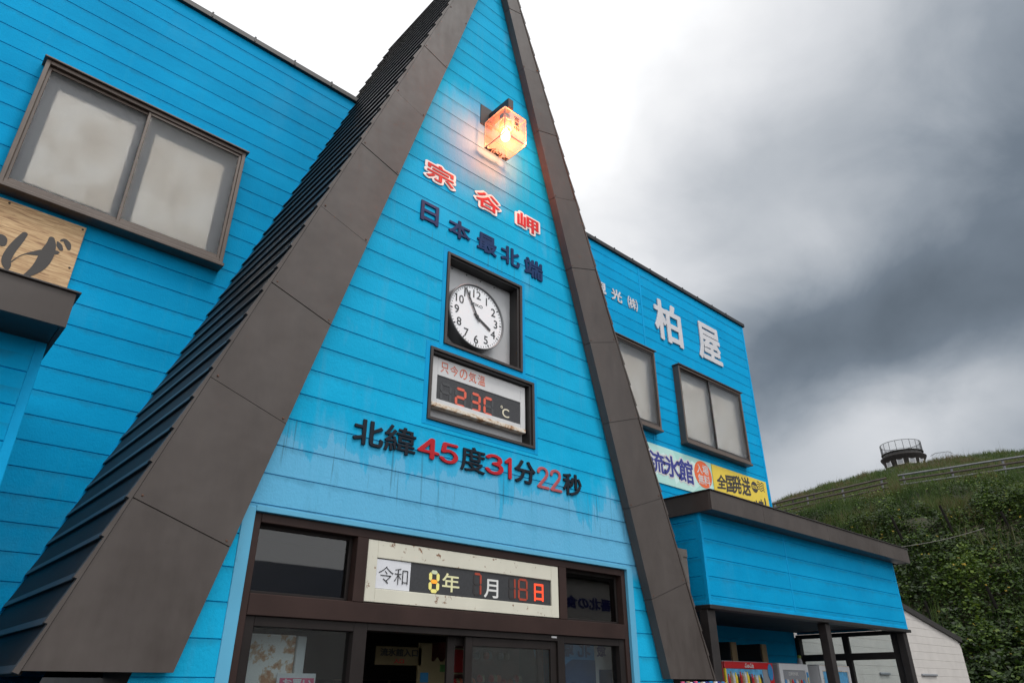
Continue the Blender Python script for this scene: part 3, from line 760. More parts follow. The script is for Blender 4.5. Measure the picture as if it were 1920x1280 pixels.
# wings
ZT = 10.0
for (x0, x1, nm) in ((-9.0, CX, 'wing_wall'), (CX, 15.22, 'wing_wall')):
    w = MB(); siding(w, front(YW), 0.0 if x0 > 0 else 0.0, ZT, 5.99-.2525*20, lambda z: x0 if x0 < 0 else CX+max(0, xo(z))-.6*(z < 12) if x0 > 0 else x0, lambda z: x1 if x1 > CX else CX-max(0, xo(z))+.6)
    if x1 > CX:
        w.box(x1-.002, x1, YW+.001, 16, 0, ZT); 
    else: w.box(x0, x0+.02, YW+.001, 16, 0, ZT)
    w.build(nm, M['blue'], shop)
cp = MB(); cp.box(-9.05, CX-.75, YW-.05, YW+.20, ZT-.02, ZT+.075, .008)
for k in range(40):
    xx = -8.5+k*.62
    if xx < 3.5: cp.box(xx-.012, xx+.012, YW-.056, YW+.1, ZT+.0, ZT+.092, .003)
cp.build('parapet_cap', M['black'], shop)
cp = MB(); cp.box(CX+.75, 15.27, YW-.05, YW+.20, ZT-.02, ZT+.075, .008)
for k in range(40):
    xx = 7.6+k*.62
    if xx < 15: cp.box(xx-.012, xx+.012, YW-.056, YW+.1, ZT+.0, ZT+.092, .003)
cp.build('parapet_cap', M['black'], shop)
cp = MB(); cp.box(-9.0, 15.2, YW+.2, 16, ZT-.3, ZT-.22); cp.build('flat_roof', M['roof'], shop)
tr = MB(); tr.box(10.90, 10.95, YW-.006, YW+.01, 0, ZT-.03, .002); tr.box(15.16, 15.228, YW-.008, YW+.02, 0, ZT-.025, .003); tr.build('corner_trim', M['blue_trim'], shop)
# beads of old sealant where the wing boards meet the A-frame roof
cb = MB()
for sgn in (-1,):
    for k in range(30):
        z = 1.9+k*.27
        xw = CX+sgn*(xo(z)+.02)
        cb.prism([(xw-.055, z-.135), (xw+.02-.0, z-.135), (xw+.02+.27/SO, z+.135), (xw-.055+.27/SO, z+.135)], YW-.012, YW+.004)
cb.build('edge_flashing', M['blue_trim'], shop)

def window(x0, x1, z0, z1, mull):
    w = MB(); y0 = YW-.15
    w.frame(x0, x1, z0, z1, .045, y0, YW+.01, .06, .05)
    w.box(x0-.03, x1+.03, y0-.035, YW, z1, z1+.022, .004)
    w.box(x0-.015, x1+.015, y0-.03, YW, z0-.045, z0, .006)
    win = w.build('window', M['bronze'], shop)
    gl = MB()
    for (a, b_, yy) in ((x0+.045, mull+.03, y0+.055), (mull-.03, x1-.045, y0+.03)):
        s_ = MB(); s_.frame(a, b_, z0+.06, z1-.05, .034, yy-.012, yy+.014, .05, .04); s_.build('sash', M['bronze'] if x0 < 5 else M['bronze_dark'], win)
        p_ = MB(); p_.box(a+.034, b_-.034, yy-.002, yy+.003, z0+.11, z1-.09); p_.build('pane', M['frosted'], win)
    c_ = MB(); nx = 60
    for (a, b_) in ((x0+.20, mull-.10), (mull+.12, x1-.20)):
        V = []; Fc = []
        for i in range(nx+1):
            xx = a+(b_-a)*i/nx; yy = YW-.034+.004*math.sin(i*.45)
            V += [(xx, yy, z0+.17), (xx, yy, z1-.26)]
            if i: Fc.append((2*i-2, 2*i, 2*i+1, 2*i-1))
        c_.add(V, Fc)
    c_.build('curtain', M['curtain'], win)
    bk = MB(); bk.box(x0+.05, x1-.05, YW-.020, YW-.003, z0+.05, z1-.05); bk.build('dark_backing', M['backing'], win)
window(-.085, 2.225, 6.22, 7.95, 1.05)
window(11.83, 14.31, 6.12, 7.835, 13.01)
window(8.62, 11.00, 6.15, 7.86, 9.80)

# ------------------------------------------------------------------ entrance glazing (part of the shop)
YD = 5.58
fr = MB()
X0, X1 = DOOR[0], DOOR[1]
fr.box(X0, X0+.07, YD-.05, YD+.12, 0, 2.875, .004); fr.box(X1-.07, X1, YD-.05, YD+.12, 0, 2.875, .004)
fr.box(X0+.07, X1-.07, YD-.052, YD+.12, 2.80, 2.874, .004)
fr.box(X0+.07, X1-.07, YD-.054, YD+.12, 2.105, 2.262, .004)
for xm in (3.27, 5.80): fr.box(xm-.055, xm+.055, YD-.056, YD+.12, 2.262, 2.80, .004)
ef = fr.build('entrance_frame', M['shopframe'], shop)
for (a, b_) in ((X0+.07, 3.215), (5.855, X1-.07)):
    s_ = MB(); s_.frame(a, b_, 2.262, 2.80, .03, YD+.03, YD+.07); s_.build('transom_sash', M['doorframe'], shop)
    p_ = MB(); p_.box(a+.03, b_-.03, YD+.048, YD+.052, 2.292, 2.77); p_.build('transom_pane', M['glass_dark'], shop)
p_ = MB(); p_.box(3.325, 5.745, YD+.06, YD+.075, 2.262, 2.80); p_.build('transom_backing', M['doorframe'], shop)
dr = MB()
for (a, b_) in ((X0+.07, X0+.15), (3.27, 3.40), (5.72, 5.82), (X1-.16, X1-.07)): dr.box(a, b_, YD-.03, YD+.10, 0, 2.105, .004)
dr.box(X0+.15, 3.27, YD-.028, YD+.10, 2.03, 2.105, .004); dr.box(3.40, 5.72, YD-.028, YD+.10, 2.045, 2.105, .004); dr.box(5.82, X1-.16, YD-.028, YD+.10, 2.03, 2.105, .004)
dr.box(X0+.15, 3.27, YD-.028, YD+.08, 0, .12, .004); dr.box(5.82, X1-.16, YD-.028, YD+.08, 0, .12, .004)
dr.build('door_surround', M['doorframe'], shop)
for (a, b_) in ((X0+.15, 3.27), (5.82, X1-.16)):
    p_ = MB(); p_.box(a, b_, YD+.03, YD+.036, .12, 2.03); p_.build('side_pane', M['glass'], shop)
# the right door leaf closed, the left leaf slid behind it
for (a, b_, yy, o_) in ((4.50, 5.72, YD+.015, 1), (4.34, 5.60, YD+.085, 2)):
    d_ = MB(); d_.frame(a, b_, .02, 2.043, .085, yy-.018, yy+.018, .18, .08); dl = d_.build('sliding_door', M['doorframe'], shop)
    p_ = MB(); p_.box(a+.085, b_-.085, yy-.003, yy+.003, .20, 1.963); p_.build('door_pane', M['glass'], dl)
st = MB(); st.box(5.625, 5.70, YD-.033, YD-.0285, 2.075, 2.092); st.build('name_sticker', M['whitepaint'], shop)
# dim room behind the glass
rm = MB(); rm.box(X0-.05, X1+1.4, 11.0, 11.1, 0, 3.2); rm.box(X0-.12, X0-.05, YG+.14, 11.0, 0, 3.2); rm.box(X1+1.4, X1+1.5, YG+.14, 11.0, 0, 3.2)
rm.box(X0-.12, X1+1.5, YG+.13, 11.1, 3.2, 3.3); rm.box(X1+.02, X1+1.4, YG+.13, YG+.16, 0, 3.2); rm.build('room_wall', M['room'], shop)
rm = MB(); rm.box(X0-.12, X1+1.4, YG+.14, 11.0, .01, .03); rm.build('room_floor', M['room'], shop)

# things seen through the glass
fz = thing('rusty_panel', (2.85, 6.2, 0), 'white steel panel spotted with brown rust behind the left entrance pane', 'panel')
m_ = MB(); m_.box(2.36, 2.92, 5.86, 5.90, .03, 2.00, .008); m_.build('sheet', M['rusty_board'], fz)
m_ = MB(); m_.box(2.925, 3.01, 5.85, 5.91, .03, 1.995, .008); m_.build('edge_post', M['vwhite'], fz)
po = thing('poster', (2.95, 6.1, 1.6), 'pink and white poster taped on the rust-spotted panel', 'poster')
m_ = MB(); m_.box(2.78, 3.12, 5.838, 5.844, 1.30, 1.715); m_.build('poster_sheet', M['paper'], po)
m_ = MB(); m_.box(2.805, 3.105, 5.833, 5.8375, 1.30, 1.68); m_.build('pink_field', M['pink'], po)
solid(fit('お買い', 2.83, 3.08, 1.61, 1.675, .03, 60), .003, M['paper'], 'lettering', po, y=5.832)
hs = thing('hanging_notice', (4.38, 6.5, 1.9), 'cream notice reading 流氷館入口 hung inside the open doorway', 'notice')
m_ = MB(); m_.box(4.10, 4.66, 6.50, 6.51, 1.815, 1.985, .003); m_.build('board', M['dim_board'], hs)
solid(fit('流氷館入口', 4.15, 4.61, 1.895, 1.968, .03, 70), .003, M['ink'], 'lettering', hs, y=6.4995)
solid(fit('入口', 4.32, 4.44, 1.832, 1.872, .02, 50), .003, M['red'], 'small_lettering', hs, y=6.4995)
cs_ = thing('display_case', (5.4, 8.9, 0), 'dark display case with brass edge rails inside the entrance', 'case')
m_ = MB(); m_.box(4.9, 7.0, 8.7, 9.4, .03, 1.72, .01); m_.build('case_body', M['doorframe'], cs_)
m_ = MB(); m_.box(4.9, 7.0, 8.66, 8.695, 1.70, 1.73, .004); m_.box(5.7, 5.73, 8.66, 8.695, .4, 1.70, .004); m_.build('brass_rail', M['ochre'], cs_)
ca = thing('castle_cutout', (4.85, 6.5, 0), 'tan card cut-out with a crenellated top beside the door leaf', 'cutout')
m_ = MB(); m_.prism([(4.62, .03), (5.02, .03), (5.02, 1.86), (4.985, 1.90), (4.95, 1.86), (4.90, 1.86), (4.87, 1.90), (4.83, 1.86), (4.79, 1.86), (4.79, 2.03), (4.62, 2.03)], 6.50, 6.52); m_.build('card', M['tan'], ca)
m_ = MB(); m_.box(4.90, 4.99, 6.492, 6.498, 1.76, 1.83); m_.build('green_label', simple('green_label', (.06, .16, .04), .7), ca)
m_ = MB(); m_.box(4.65, 4.75, 6.492, 6.498, 1.66, 1.75); m_.build('blue_label', M['bluecloth'], ca)
gd_ = thing('goods_shelf', (5.4, 6.6, 0), 'shelf of red and amber souvenirs behind the closed door leaf', 'shelf')
m_ = MB(); m_.box(5.02, 6.10, 6.55, 6.85, .03, 2.06, .01); m_.build('shelf_body', simple('maroon_shelf', (.16, .045, .035), .7, 0, .4, 5), gd_)
m_ = MB(); m_.frame(5.06, 5.36, 1.74, 2.0, .015, 6.535, 6.549); m_.build('picture_frame', M['ochre'], gd_)
m_ = MB(); m_.box(5.08, 5.34, 6.541, 6.5485, 1.76, 1.985); m_.build('picture_print', M['redplate'], gd_)
for k in range(22):
    g_ = MB(); xx = 5.08+.045*k; zz = rnd.choice((1.66, 1.70, 1.82, 1.93)) if k > 6 else 1.66; g_.lathe([(.0, -.04), (.03, -.03), (.036, 0), (.026, .03), (.0, .045)], (xx, 6.50-rnd.random()*.02, zz), 8)
    g_.build('souvenir', [M['redplate'], M['ochre'], M['orange_text'], M['vgrey']][k % 4], gd_)
K = .955
nb = thing('nobori_banner', (6.35, 5.9, 0), 'blue cloth banner with dark characters behind the right entrance pane', 'banner')
BX = lambda x: x*K
BZ = lambda z: 1.6+(z-1.6)*K
yb3 = 6.2*K
m_ = MB(); m_.box(BX(6.40), BX(7.02), yb3, yb3+.005, .2, BZ(2.16)); m_.build('cloth', M['bluecloth'], nb)
m_ = MB(); m_.prism([(BX(6.43), .2), (BX(7.02), .2), (BX(7.02), BZ(1.91)), (BX(6.62), BZ(1.91)), (BX(6.50), BZ(1.85))], yb3-.008, yb3-.003); m_.build('lower_field', M['navycloth'], nb)
mir = lambda c: (lambda a: np.stack([2*c-a[:, 0], a[:, 1], a[:, 2]], 1))
solid(fit('端', BX(6.44), BX(6.65), BZ(1.935), BZ(2.125), .03, 90), .002, M['navycloth'], 'lettering', nb, y=yb3-.001, mapper=mir(BX(6.545)))
solid(fit('北', BX(6.72), BX(6.95), BZ(1.935), BZ(2.125), .03, 90), .002, M['navycloth'], 'lettering', nb, y=yb3-.001, mapper=mir(BX(6.835)))
nb2 = thing('nobori_banner', (6.9, 5.95, 0), 'pale cloth banner with indigo print beside the blue one', 'banner')
m_ = MB(); m_.box(BX(7.06), BX(7.42), yb3+.03, yb3+.035, .2, BZ(2.16)); m_.build('cloth', M['paper'], nb2)
m_ = MB(); m_.box(BX(7.12), BX(7.36), yb3+.022, yb3+.028, 1.62, 1.80); m_.build('print', M['navycloth'], nb2)
solid(fit('最', BX(7.10), BX(7.27), BZ(1.95), BZ(2.12), .025, 80), .002, M['mint_text'], 'lettering', nb2, y=yb3+.029, mapper=mir(BX(7.185)))

# ================================================================== CALENDAR DISPLAY in the middle transom
cal = thing('calendar_display', (4.5, YD, 2.26), 'cream calendar board showing 令和 8年 7月 18日 over the entrance doors', 'display')
XL, XR, ZL, ZH = 3.33, 5.735, 2.272, 2.795
sy = YD-.045
m_ = MB(); m_.frame(XL, XR, ZL, ZH, .105, sy, YD+.055, .115, .15); m_.build('panel', M['cream'], cal)
m_ = MB(); m_.box(3.435, 5.63, sy+.018, sy+.03, ZL+.11, ZH-.14); m_.build('screen', M['screen'], cal)
k_ = YD/5.5*.9935                                  # readings were taken on the wall plane
def cx_(x): return x*k_
def cz_(z): return EYE+(z-EYE)*k_
ys = sy+.0175
m_ = MB(); m_.add([(cx_(3.385), ys-.006, cz_(2.385)), (cx_(3.772), ys-.002, cz_(2.385)), (cx_(3.775), ys-.003, cz_(2.632)), (cx_(3.395), ys-.010, cz_(2.628))], [(0, 1, 2, 3)]); m_.build('era_sheet', M['paper'], cal)
solid(fit('令', cx_(3.435), cx_(3.59), cz_(2.43), cz_(2.575), -.014, 130), .002, M['ink'], 'era_lettering', cal, y=ys-.008)
solid(fit('和', cx_(3.60), cx_(3.745), cz_(2.43), cz_(2.57), -.014, 130), .002, M['ink'], 'era_lettering', cal, y=ys-.008)
def digit(ch, x0, x1, z0, z1, w, lit, unlit, par, y, only=None, ghost=None, nm='digit'):
    sg = seven(x0, x1, z0, z1, w)
    on = [sg[k] for k in (only or SEG[ch])]; off = [sg[k] for k in sg if k not in (only or SEG[ch])] if ghost is None else [sg[k] for k in ghost]
    d_ = solid(on, .004, lit, nm, par, y=y)
    if unlit:
        for o_ in off: solid([o_], .003, unlit, 'unlit_segment', d_, y=y)
    return d_
x0, x1, z0, z1 = cx_(3.985), cx_(4.105), cz_(2.392), cz_(2.592)
digit('8', x0, x1, z0, z1, .034, M['led_yellow'], None, cal, ys, 'bcefd', [])
digit('8', x0, x1, z0, z1, .034, M['led_pale'], None, cal, ys-.0002, 'a', [])
digit('8', x0, x1, z0, z1, .034, M['led_amber'], None, cal, ys-.0004, 'g', [])
solid(fit('年', cx_(4.14), cx_(4.345), cz_(2.415), cz_(2.582), .012, 90), .003, M['kanji_yellow'], 'year_character', cal, y=ys)
digit('7', cx_(4.515), cx_(4.62), cz_(2.405), cz_(2.62), .022, M['led_dim'], M['ghost_dark'], cal, ys)
solid(fit('月', cx_(4.655), cx_(4.84), cz_(2.40), cz_(2.575), .012, 90), .003, M['kanji_pale'], 'month_character', cal, y=ys)
digit('1', cx_(4.98), cx_(5.075), cz_(2.405), cz_(2.62), .020, M['led_dim'], M['ghost_dark'], cal, ys)
digit('8', cx_(5.11), cx_(5.245), cz_(2.405), cz_(2.62), .022, M['led_dim'], None, cal, ys)
solid(fit('日', cx_(5.34), cx_(5.475), cz_(2.415), cz_(2.588), .014, 90), .003, M['led_hot'], 'day_character', cal, y=ys)

# ================================================================== CLOCK in its recess
cc = thing('clock_cabinet', (4.6, YG, 4.95), 'dark framed square recess in the blue gable that houses the round clock', 'cabinet')
def recess(par, h, depth, back, bev=.03):
    m_ = MB(); x0, x1, z0, z1 = h; w = .035
    m_.frame(x0, x1, z0, z1, w, YG-.022, YG+depth); m_.build('frame', M['bronze_dark'], par)
    m_ = MB(); m_.box(x0+w-.002, x0+w+.004, YG, YG+depth, z0+w, z1-w); m_.box(x1-w-.03, x1-w+.002, YG+.004, YG+depth, z0+w, z1-w); m_.box(x0+w, x1-w-.03, YG+.004, YG+depth, z1-w-.02, z1-w+.002)
    m_.build('inner_lining', M['black'], par)
    m_ = MB(); m_.box(x0+.01, x1-.01, YG+depth-.012, YG+depth+.02, z0+.01, z1-.01); m_.build('back_panel', back, par)
recess(cc, CLK, .16, M['greyback'])
m_ = MB()
for xx in (4.20, 4.42, 4.64, 4.86): m_.lathe([(.0, -.006), (.008, -.005), (.010, 0)], (xx, YG+.148, 6.055), 10, 'y')
m_.build('screw_heads', M['black'], cc)
ck = thing('wall_clock', (4.46, 5.6, 5.43), 'round white wall clock with grey case showing five to four', 'clock')
ccx, ccz, yb_, yf_ = 4.462, 5.437, YG+.147, 5.475
rad = .395
m_ = MB(); m_.lathe([(rad*1.02, yb_), (rad*1.035, yb_-.02), (rad*1.035, yf_+.01), (rad*1.028, yf_-.004), (rad*1.005, yf_-.006), (rad*.985, yf_+.004), (rad*.98, yf_+.02)], (ccx, 0, ccz), 72, 'y'); m_.build('case', M['clockcase'], ck, True)
m_ = MB(); m_.lathe([(rad*.99, yf_+.016), (rad*.5, yf_+.0155), (.0005, yf_+.015)], (ccx, 0, ccz), 64, 'y'); m_.build('face', M['clockwhite'], ck)
tk = []
for i in range(60):
    a = R_(6*i); r0_, r1_, w_ = (rad*.885, rad*.955, .0075) if i % 5 == 0 else (rad*.905, rad*.95, .0026)
    d = np.array([math.sin(a), math.cos(a)]); s_ = np.array([d[1], -d[0]])*w_
    c0 = np.array([ccx, ccz])
    tk.append(np.array([c0+d*r0_-s_, c0+d*r1_-s_, c0+d*r1_+s_, c0+d*r0_+s_]))
solid(tk, .002, M['ink'], 'minute_track', ck, y=yf_+.0148)
for i in range(1, 13):
    a = R_(30*i); rr = rad*.735; hx = .052*glyph(str(i), .006, 60)[1]
    x_, z_ = ccx+math.sin(a)*rr, ccz+math.cos(a)*rr
    solid(fit(str(i), x_-hx, x_+hx, z_-.052, z_+.052, .006, 60), .002, M['ink'], 'numeral', ck, y=yf_+.0148)
solid(fit('SEIKO', ccx-.088, ccx+.088, ccz+.135, ccz+.172, .004, 50), .002, M['ink'], 'lettering', ck, y=yf_+.0148)
def hand(ang, ln, tail, w0, w1, y, nm):
    a = R_(ang); d = np.array([math.sin(a), math.cos(a)]); s_ = np.array([d[1], -d[0]]); c0 = np.array([ccx, ccz])
    solid([np.array([c0-d*tail-s_*w0*.8, c0-d*tail+s_*w0*.8, c0+s_*w0, c0+d*ln*.96+s_*w1, c0+d*ln+s_*0, c0+d*ln*.96-s_*w1, c0-s_*w0])], .003, M['handgrey'], nm, ck, y=y)
hand(118.5, rad*.60, .05, .013, .016, yf_+.008, 'hour_hand'); hand(331, rad*.93, .07, .011, .011, yf_+.002, 'minute_hand')
m_ = MB(); m_.lathe([(.022, yf_+.01), (.022, yf_-.004), (.0005, yf_-.006)], (ccx, 0, ccz), 20, 'y'); m_.build('hub', M['handgrey'], ck)

# ================================================================== TEMPERATURE DISPLAY
tc_ = thing('display_cabinet', (4.6, YG, 4.04), 'wide dark framed recess under the clock that houses the thermometer board', 'cabinet')
recess(tc_, TMP, .15, M['greyback'])
td = thing('temperature_display', (4.6, 5.58, 4.2), 'white thermometer board with red figures and rusty lower edge, captioned 只今の気温', 'display')
yt = YG+.055
m_ = MB(); m_.frame(3.925, 5.285, 4.275, 4.800, .075, yt, YG+.13, .05, .205); m_.build('panel', M['whitepaint'], td)
m_ = MB(); m_.box(3.999, 5.211, yt+.010, yt+.02, 4.30, 4.60); m_.build('screen', M['screen_mesh'], td)
m_ = MB(); m_.box(3.93, 5.28, yt-.012, YG+.125, 4.228, 4.2745, .006); m_.build('rusty_sill', M['rustbar'], td)
k2 = (yt)/5.58
def tx(x): return x*k2
def tz(z): return EYE+(z-EYE)*k2
xs_ = np.linspace(4.045, 4.695, 6)
for i, ch in enumerate('只今の気温'): solid(fit(ch, tx(xs_[i]+.012), tx(xs_[i+1]-.012), tz(4.655), tz(4.775), .0, 80), .002, M['orange_text'], 'caption_character', td, y=yt-.0005)
for (xa, xb, ch, lit) in ((4.065, 4.22, '8', 0), (4.268, 4.425, '2', 1), (4.485, 4.63, '3', 1), (4.672, 4.82, '[', 1)):
    digit(ch, tx(xa), tx(xb), tz(4.322), tz(4.545), .032, M['ledred'] if lit else M['ghost'], M['ghost'] if lit else None, td, yt+.0098)
solid(fit('C', tx(4.955), tx(5.06), tz(4.37), tz(4.475), .006, 70), .002, M['degree'], 'unit_character', td, y=yt+.0098)
solid([disc(tx(4.945), tz(4.482), .016, .016), disc(tx(4.945), tz(4.482), .009, .009)], .002, M['degree'], 'degree_ring', td, y=yt+.0098)

# ================================================================== RAISED LETTERS ON THE GABLE
yl = YG-.004
for ch, x0, x1, z0, z1, w_ in (('宗', 3.597, 4.088, 7.005, 7.312, 'leftmost'), ('谷', 4.363, 4.838, 6.992, 7.292, 'middle'), ('岬', 5.068, 5.537, 7.004, 7.300, 'rightmost')):
    t_ = thing('sign_letter', ((x0+x1)/2, yl, z0), 'red character %s on a white outline plate, %s of its row under the lamp' % (ch, w_), 'letter', 'red characters 宗谷岬 on the gable')
    solid(fit(ch, x0, x1, z0, z1, .085, 130), .010, M['plate'], 'outline_plate', t_, y=yl, bevel=.003)
    w = (x1-x0)*.085; h = (z1-z0)*.10
    solid(fit(ch, x0+w, x1-w, z0+h, z1-h, .016, 150), .006, M['redplate'], 'character', t_, y=yl-.0105)
for ch, x0, x1, z0, z1 in (('日', 3.600, 3.855, 6.392, 6.668), ('本', 4.004, 4.332, 6.380, 6.635), ('最', 4.442, 4.759, 6.372, 6.640), ('北', 4.827, 5.150, 6.366, 6.632), ('端', 5.234, 5.565, 6.345, 6.625)):
    recentre(tag(solid(fit(ch, x0, x1, z0, z1, .028, 150), .014, M['navy'], 'sign_letter', None, y=yl, bevel=.003), 'navy blue raised character %s in the row just above the clock' % ch, 'letter', 'navy characters 日本最北端'))
row = [('北', 3.034, 3.360, 3.615, 3.863, 'k', 'black raised character 北 at the start of the latitude row'), ('緯', 3.371, 3.733, 3.612, 3.885, 'k', 'black raised character 緯 second in the latitude row'),
       ('4', 3.755, 4.025, 3.632, 3.850, 'r', 'bright red raised figure 4 in the latitude row'), ('5', 4.024, 4.261, 3.632, 3.848, 'r', 'bright red raised figure 5 in the latitude row'),
       ('度', 4.296, 4.627, 3.606, 3.873, 'k', 'black raised character 度 between the figures 45 and 31'),
       ('3', 4.627, 4.885, 3.635, 3.857, 'r', 'bright red raised figure 3 in the latitude row'), ('1', 4.905, 5.005, 3.624, 3.868, 'r', 'bright red raised figure 1 in the latitude row'),
       ('分', 5.050, 5.370, 3.618, 3.879, 'k', 'black raised character 分 between the figures 31 and 22'),
       ('2', 5.397, 5.592, 3.613, 3.866, 'f', 'faded red figure 2, left one of the pair 22'), ('2', 5.606, 5.800, 3.613, 3.874, 'f', 'faded red figure 2, right one of the pair beside 秒'),
       ('秒', 5.816, 6.132, 3.610, 3.875, 'k', 'black raised character 秒 at the end of the latitude row')]
def lshape_one(x0, x1, z0, z1):
    w = x1-x0; return [ribbon([(x0+w*.30, z1-.055, .026), (x0+w*.55, z1-.035, .027), (x0+w*.72, z1-.030, .027)]), ]
for ch, x0, x1, z0, z1, k, lab in row:
    r = {'k': .014 if ch in '緯度' else .024, 'r': .010, 'f': .002}[k]
    recentre(tag(solid(fit('~'+ch if k != 'k' else ch, x0, x1, z0, z1, {'r': .088, 'f': .074}.get(k, r), 150), .016 if k != 'f' else .010, {'k': M['blackletter'], 'r': M['red'], 'f': M['red_faded']}[k], 'sign_letter', None, y=yl, bevel=.004), lab, 'letter', 'latitude row 北緯45度31分22秒'))

# ================================================================== LAMP
lx0, lx1, ly0, ly1, lz0, lz1 = 4.450, 4.829, 5.000, 5.40, 7.889, 8.334
lcx, lcy = (lx0+lx1)/2, (ly0+ly1)/2
lamp = thing('wall_lantern', (lcx, YG, 8.4), 'lit cube lantern of clear acrylic marked 営業中 on a black bracket high on the gable', 'lamp')
m_ = MB(); m_.box(4.45, 4.66, YG-.014, YG, 8.385, 8.73, .003); m_.build('wall_plate', M['bronze_dark'], lamp)
m_ = MB(); m_.box(4.595, 4.685, 5.09, YG-.014, 8.49, 8.645, .006); m_.build('arm', M['bronze_dark'], lamp)
m_ = MB(); m_.tube((lcx, lcy, 8.50), (lcx, lcy, 8.30), .02); m_.build('stem', M['bronze_dark'], lamp)
def acryl():
    m, t, p = newmat('lamp_acrylic'); t.nodes.remove(p); out = t.nodes['Material Output']
    tr = nd(t, 'ShaderNodeBsdfTransparent'); tr.inputs[0].default_value = (.97, .93, .89, 1)
    tl = nd(t, 'ShaderNodeBsdfTranslucent'); tl.inputs[0].default_value = (.95, .52, .26, 1)
    df = nd(t, 'ShaderNodeBsdfDiffuse'); df.inputs[0].default_value = (.80, .55, .40, 1)
    gs = nd(t, 'ShaderNodeBsdfGlossy'); gs.inputs['Roughness'].default_value = .08
    m1 = nd(t, 'ShaderNodeMixShader'); m1.inputs[0].default_value = .25; t.links.new(tl.outputs[0], m1.inputs[1]); t.links.new(df.outputs[0], m1.inputs[2])
    g = nd(t, 'ShaderNodeNewGeometry'); n = noise(t, 7, 5, .6)
    m2 = nd(t, 'ShaderNodeMixShader'); t.links.new(ramp(t, n, [(.3, .030), (.7, .085)]), m2.inputs[0]); t.links.new(tr.outputs[0], m2.inputs[1]); t.links.new(m1.outputs[0], m2.inputs[2])
    fr = fres(t, 1.40)
    m3 = nd(t, 'ShaderNodeMixShader'); t.links.new(fr.outputs[0], m3.inputs[0]); t.links.new(m2.outputs[0], m3.inputs[1]); t.links.new(gs.outputs[0], m3.inputs[2])
    # old dirt collected in the bottom corner
    sp = nd(t, 'ShaderNodeSeparateXYZ'); t.links.new(g.outputs['Position'], sp.inputs[0])
    dz = mth(t, 'MULTIPLY', mth(t, 'SUBTRACT', sp.outputs[2], lz0), 5.0); dy = mth(t, 'MULTIPLY', mth(t, 'SUBTRACT', ly1, sp.outputs[1]), 2.2)
    dm = mth(t, 'ADD', mth(t, 'ADD', dz, dy), mth(t, 'MULTIPLY', noise(t, 38, 4, .7), 1.1))
    dirt = ramp(t, dm, [(.60, 1.0), (.66, 0.0)])
    dd = nd(t, 'ShaderNodeBsdfDiffuse'); dd.inputs[0].default_value = (.05, .03, .02, 1)
    m4 = nd(t, 'ShaderNodeMixShader'); t.links.new(dirt, m4.inputs[0]); t.links.new(m3.outputs[0], m4.inputs[1]); t.links.new(dd.outputs[0], m4.inputs[2])
    t.links.new(m4.outputs[0], out.inputs[0]); return m
m_ = MB(); q = .005
m_.box(lx0, lx1, ly0, ly0+q, lz0, lz1); m_.box(lx0, lx1, ly1-q, ly1, lz0, lz1); m_.box(lx0, lx0+q, ly0+q, ly1-q, lz0, lz1); m_.box(lx1-q, lx1, ly0+q, ly1-q, lz0, lz1)
m_.box(lx0+q, lx1-q, ly0+q, ly1-q, lz0, lz0+q); m_.box(lx0+q, lx1-q, ly0+q, ly1-q, lz1-q, lz1)
m_.build('acrylic_box', acryl(), lamp)
m_ = MB(); w_ = .007
for xx in (lx0, lx1-w_):
    for yy in (ly0, ly1-w_): m_.box(xx-.001, xx+w_+.001, yy-.001, yy+w_+.001, lz0, lz1)
    for zz in (lz0, lz1-w_): m_.box(xx-.0012, xx+w_+.0012, ly0+w_, ly1-w_, zz-.001, zz+w_+.001)
for yy in (ly0, ly1-w_):
    for zz in (lz0, lz1-w_): m_.box(lx0+w_, lx1-w_, yy-.0014, yy+w_+.0014, zz-.0014, zz+w_+.0014)
m_.build('box_edge', simple('acrylic_edge', (.26, .22, .20), .3, 0, .05), lamp)
m_ = MB(); m_.lathe([(.070, 8.325), (.080, 8.31), (.080, 8.18), (.066, 8.175), (.066, 8.21)], (lcx, lcy, 0), 28); m_.build('socket_ring', simple('pale_socket', (.30, .25, .20), .5), lamp, True)
def bulbmat():
    m, t, p = newmat('lit_bulb'); p.inputs['Emission Color'].default_value = (1, .60, .24, 1); p.inputs['Emission Strength'].default_value = 14; p.inputs['Base Color'].default_value = (1, .9, .8, 1); return m
m_ = MB(); m_.lathe([(.025, 8.2), (.035, 8.16), (.055, 8.12), (.062, 8.08), (.055, 8.035), (.03, 8.00), (.0005, 7.995)], (lcx, lcy, 0), 24); m_.build('bulb', bulbmat(), lamp, True)
for xx in (lx0+.012, ):
    m_ = MB(); m_.box(xx, xx+.004, ly0+.03, ly0+.11, 8.16, 8.25); m_.box(lx0+.03, lx0+.10, ly0+.012, ly0+.016, 8.16, 8.25); m_.build('corner_tab', M['vgrey'], lamp)
for i, ch in enumerate('営業中'):
    zt = 8.268-i*.082; solid(fit(ch, 4.612, 4.698, zt-.074, zt, .02, 90), .003, M['ink'], 'lettering', lamp, y=ly0-.0005)
pl = bpy.data.lights.new('lantern_light', 'POINT'); pl.energy = 170; pl.color = (1, .27, .105); pl.shadow_soft_size = .09
plo = bpy.data.objects.new('lantern_light', pl); COL.objects.link(plo); plo.parent = lamp; plo.location = Vector((lcx, lcy-.06, 8.05))-Vector(lamp.location)

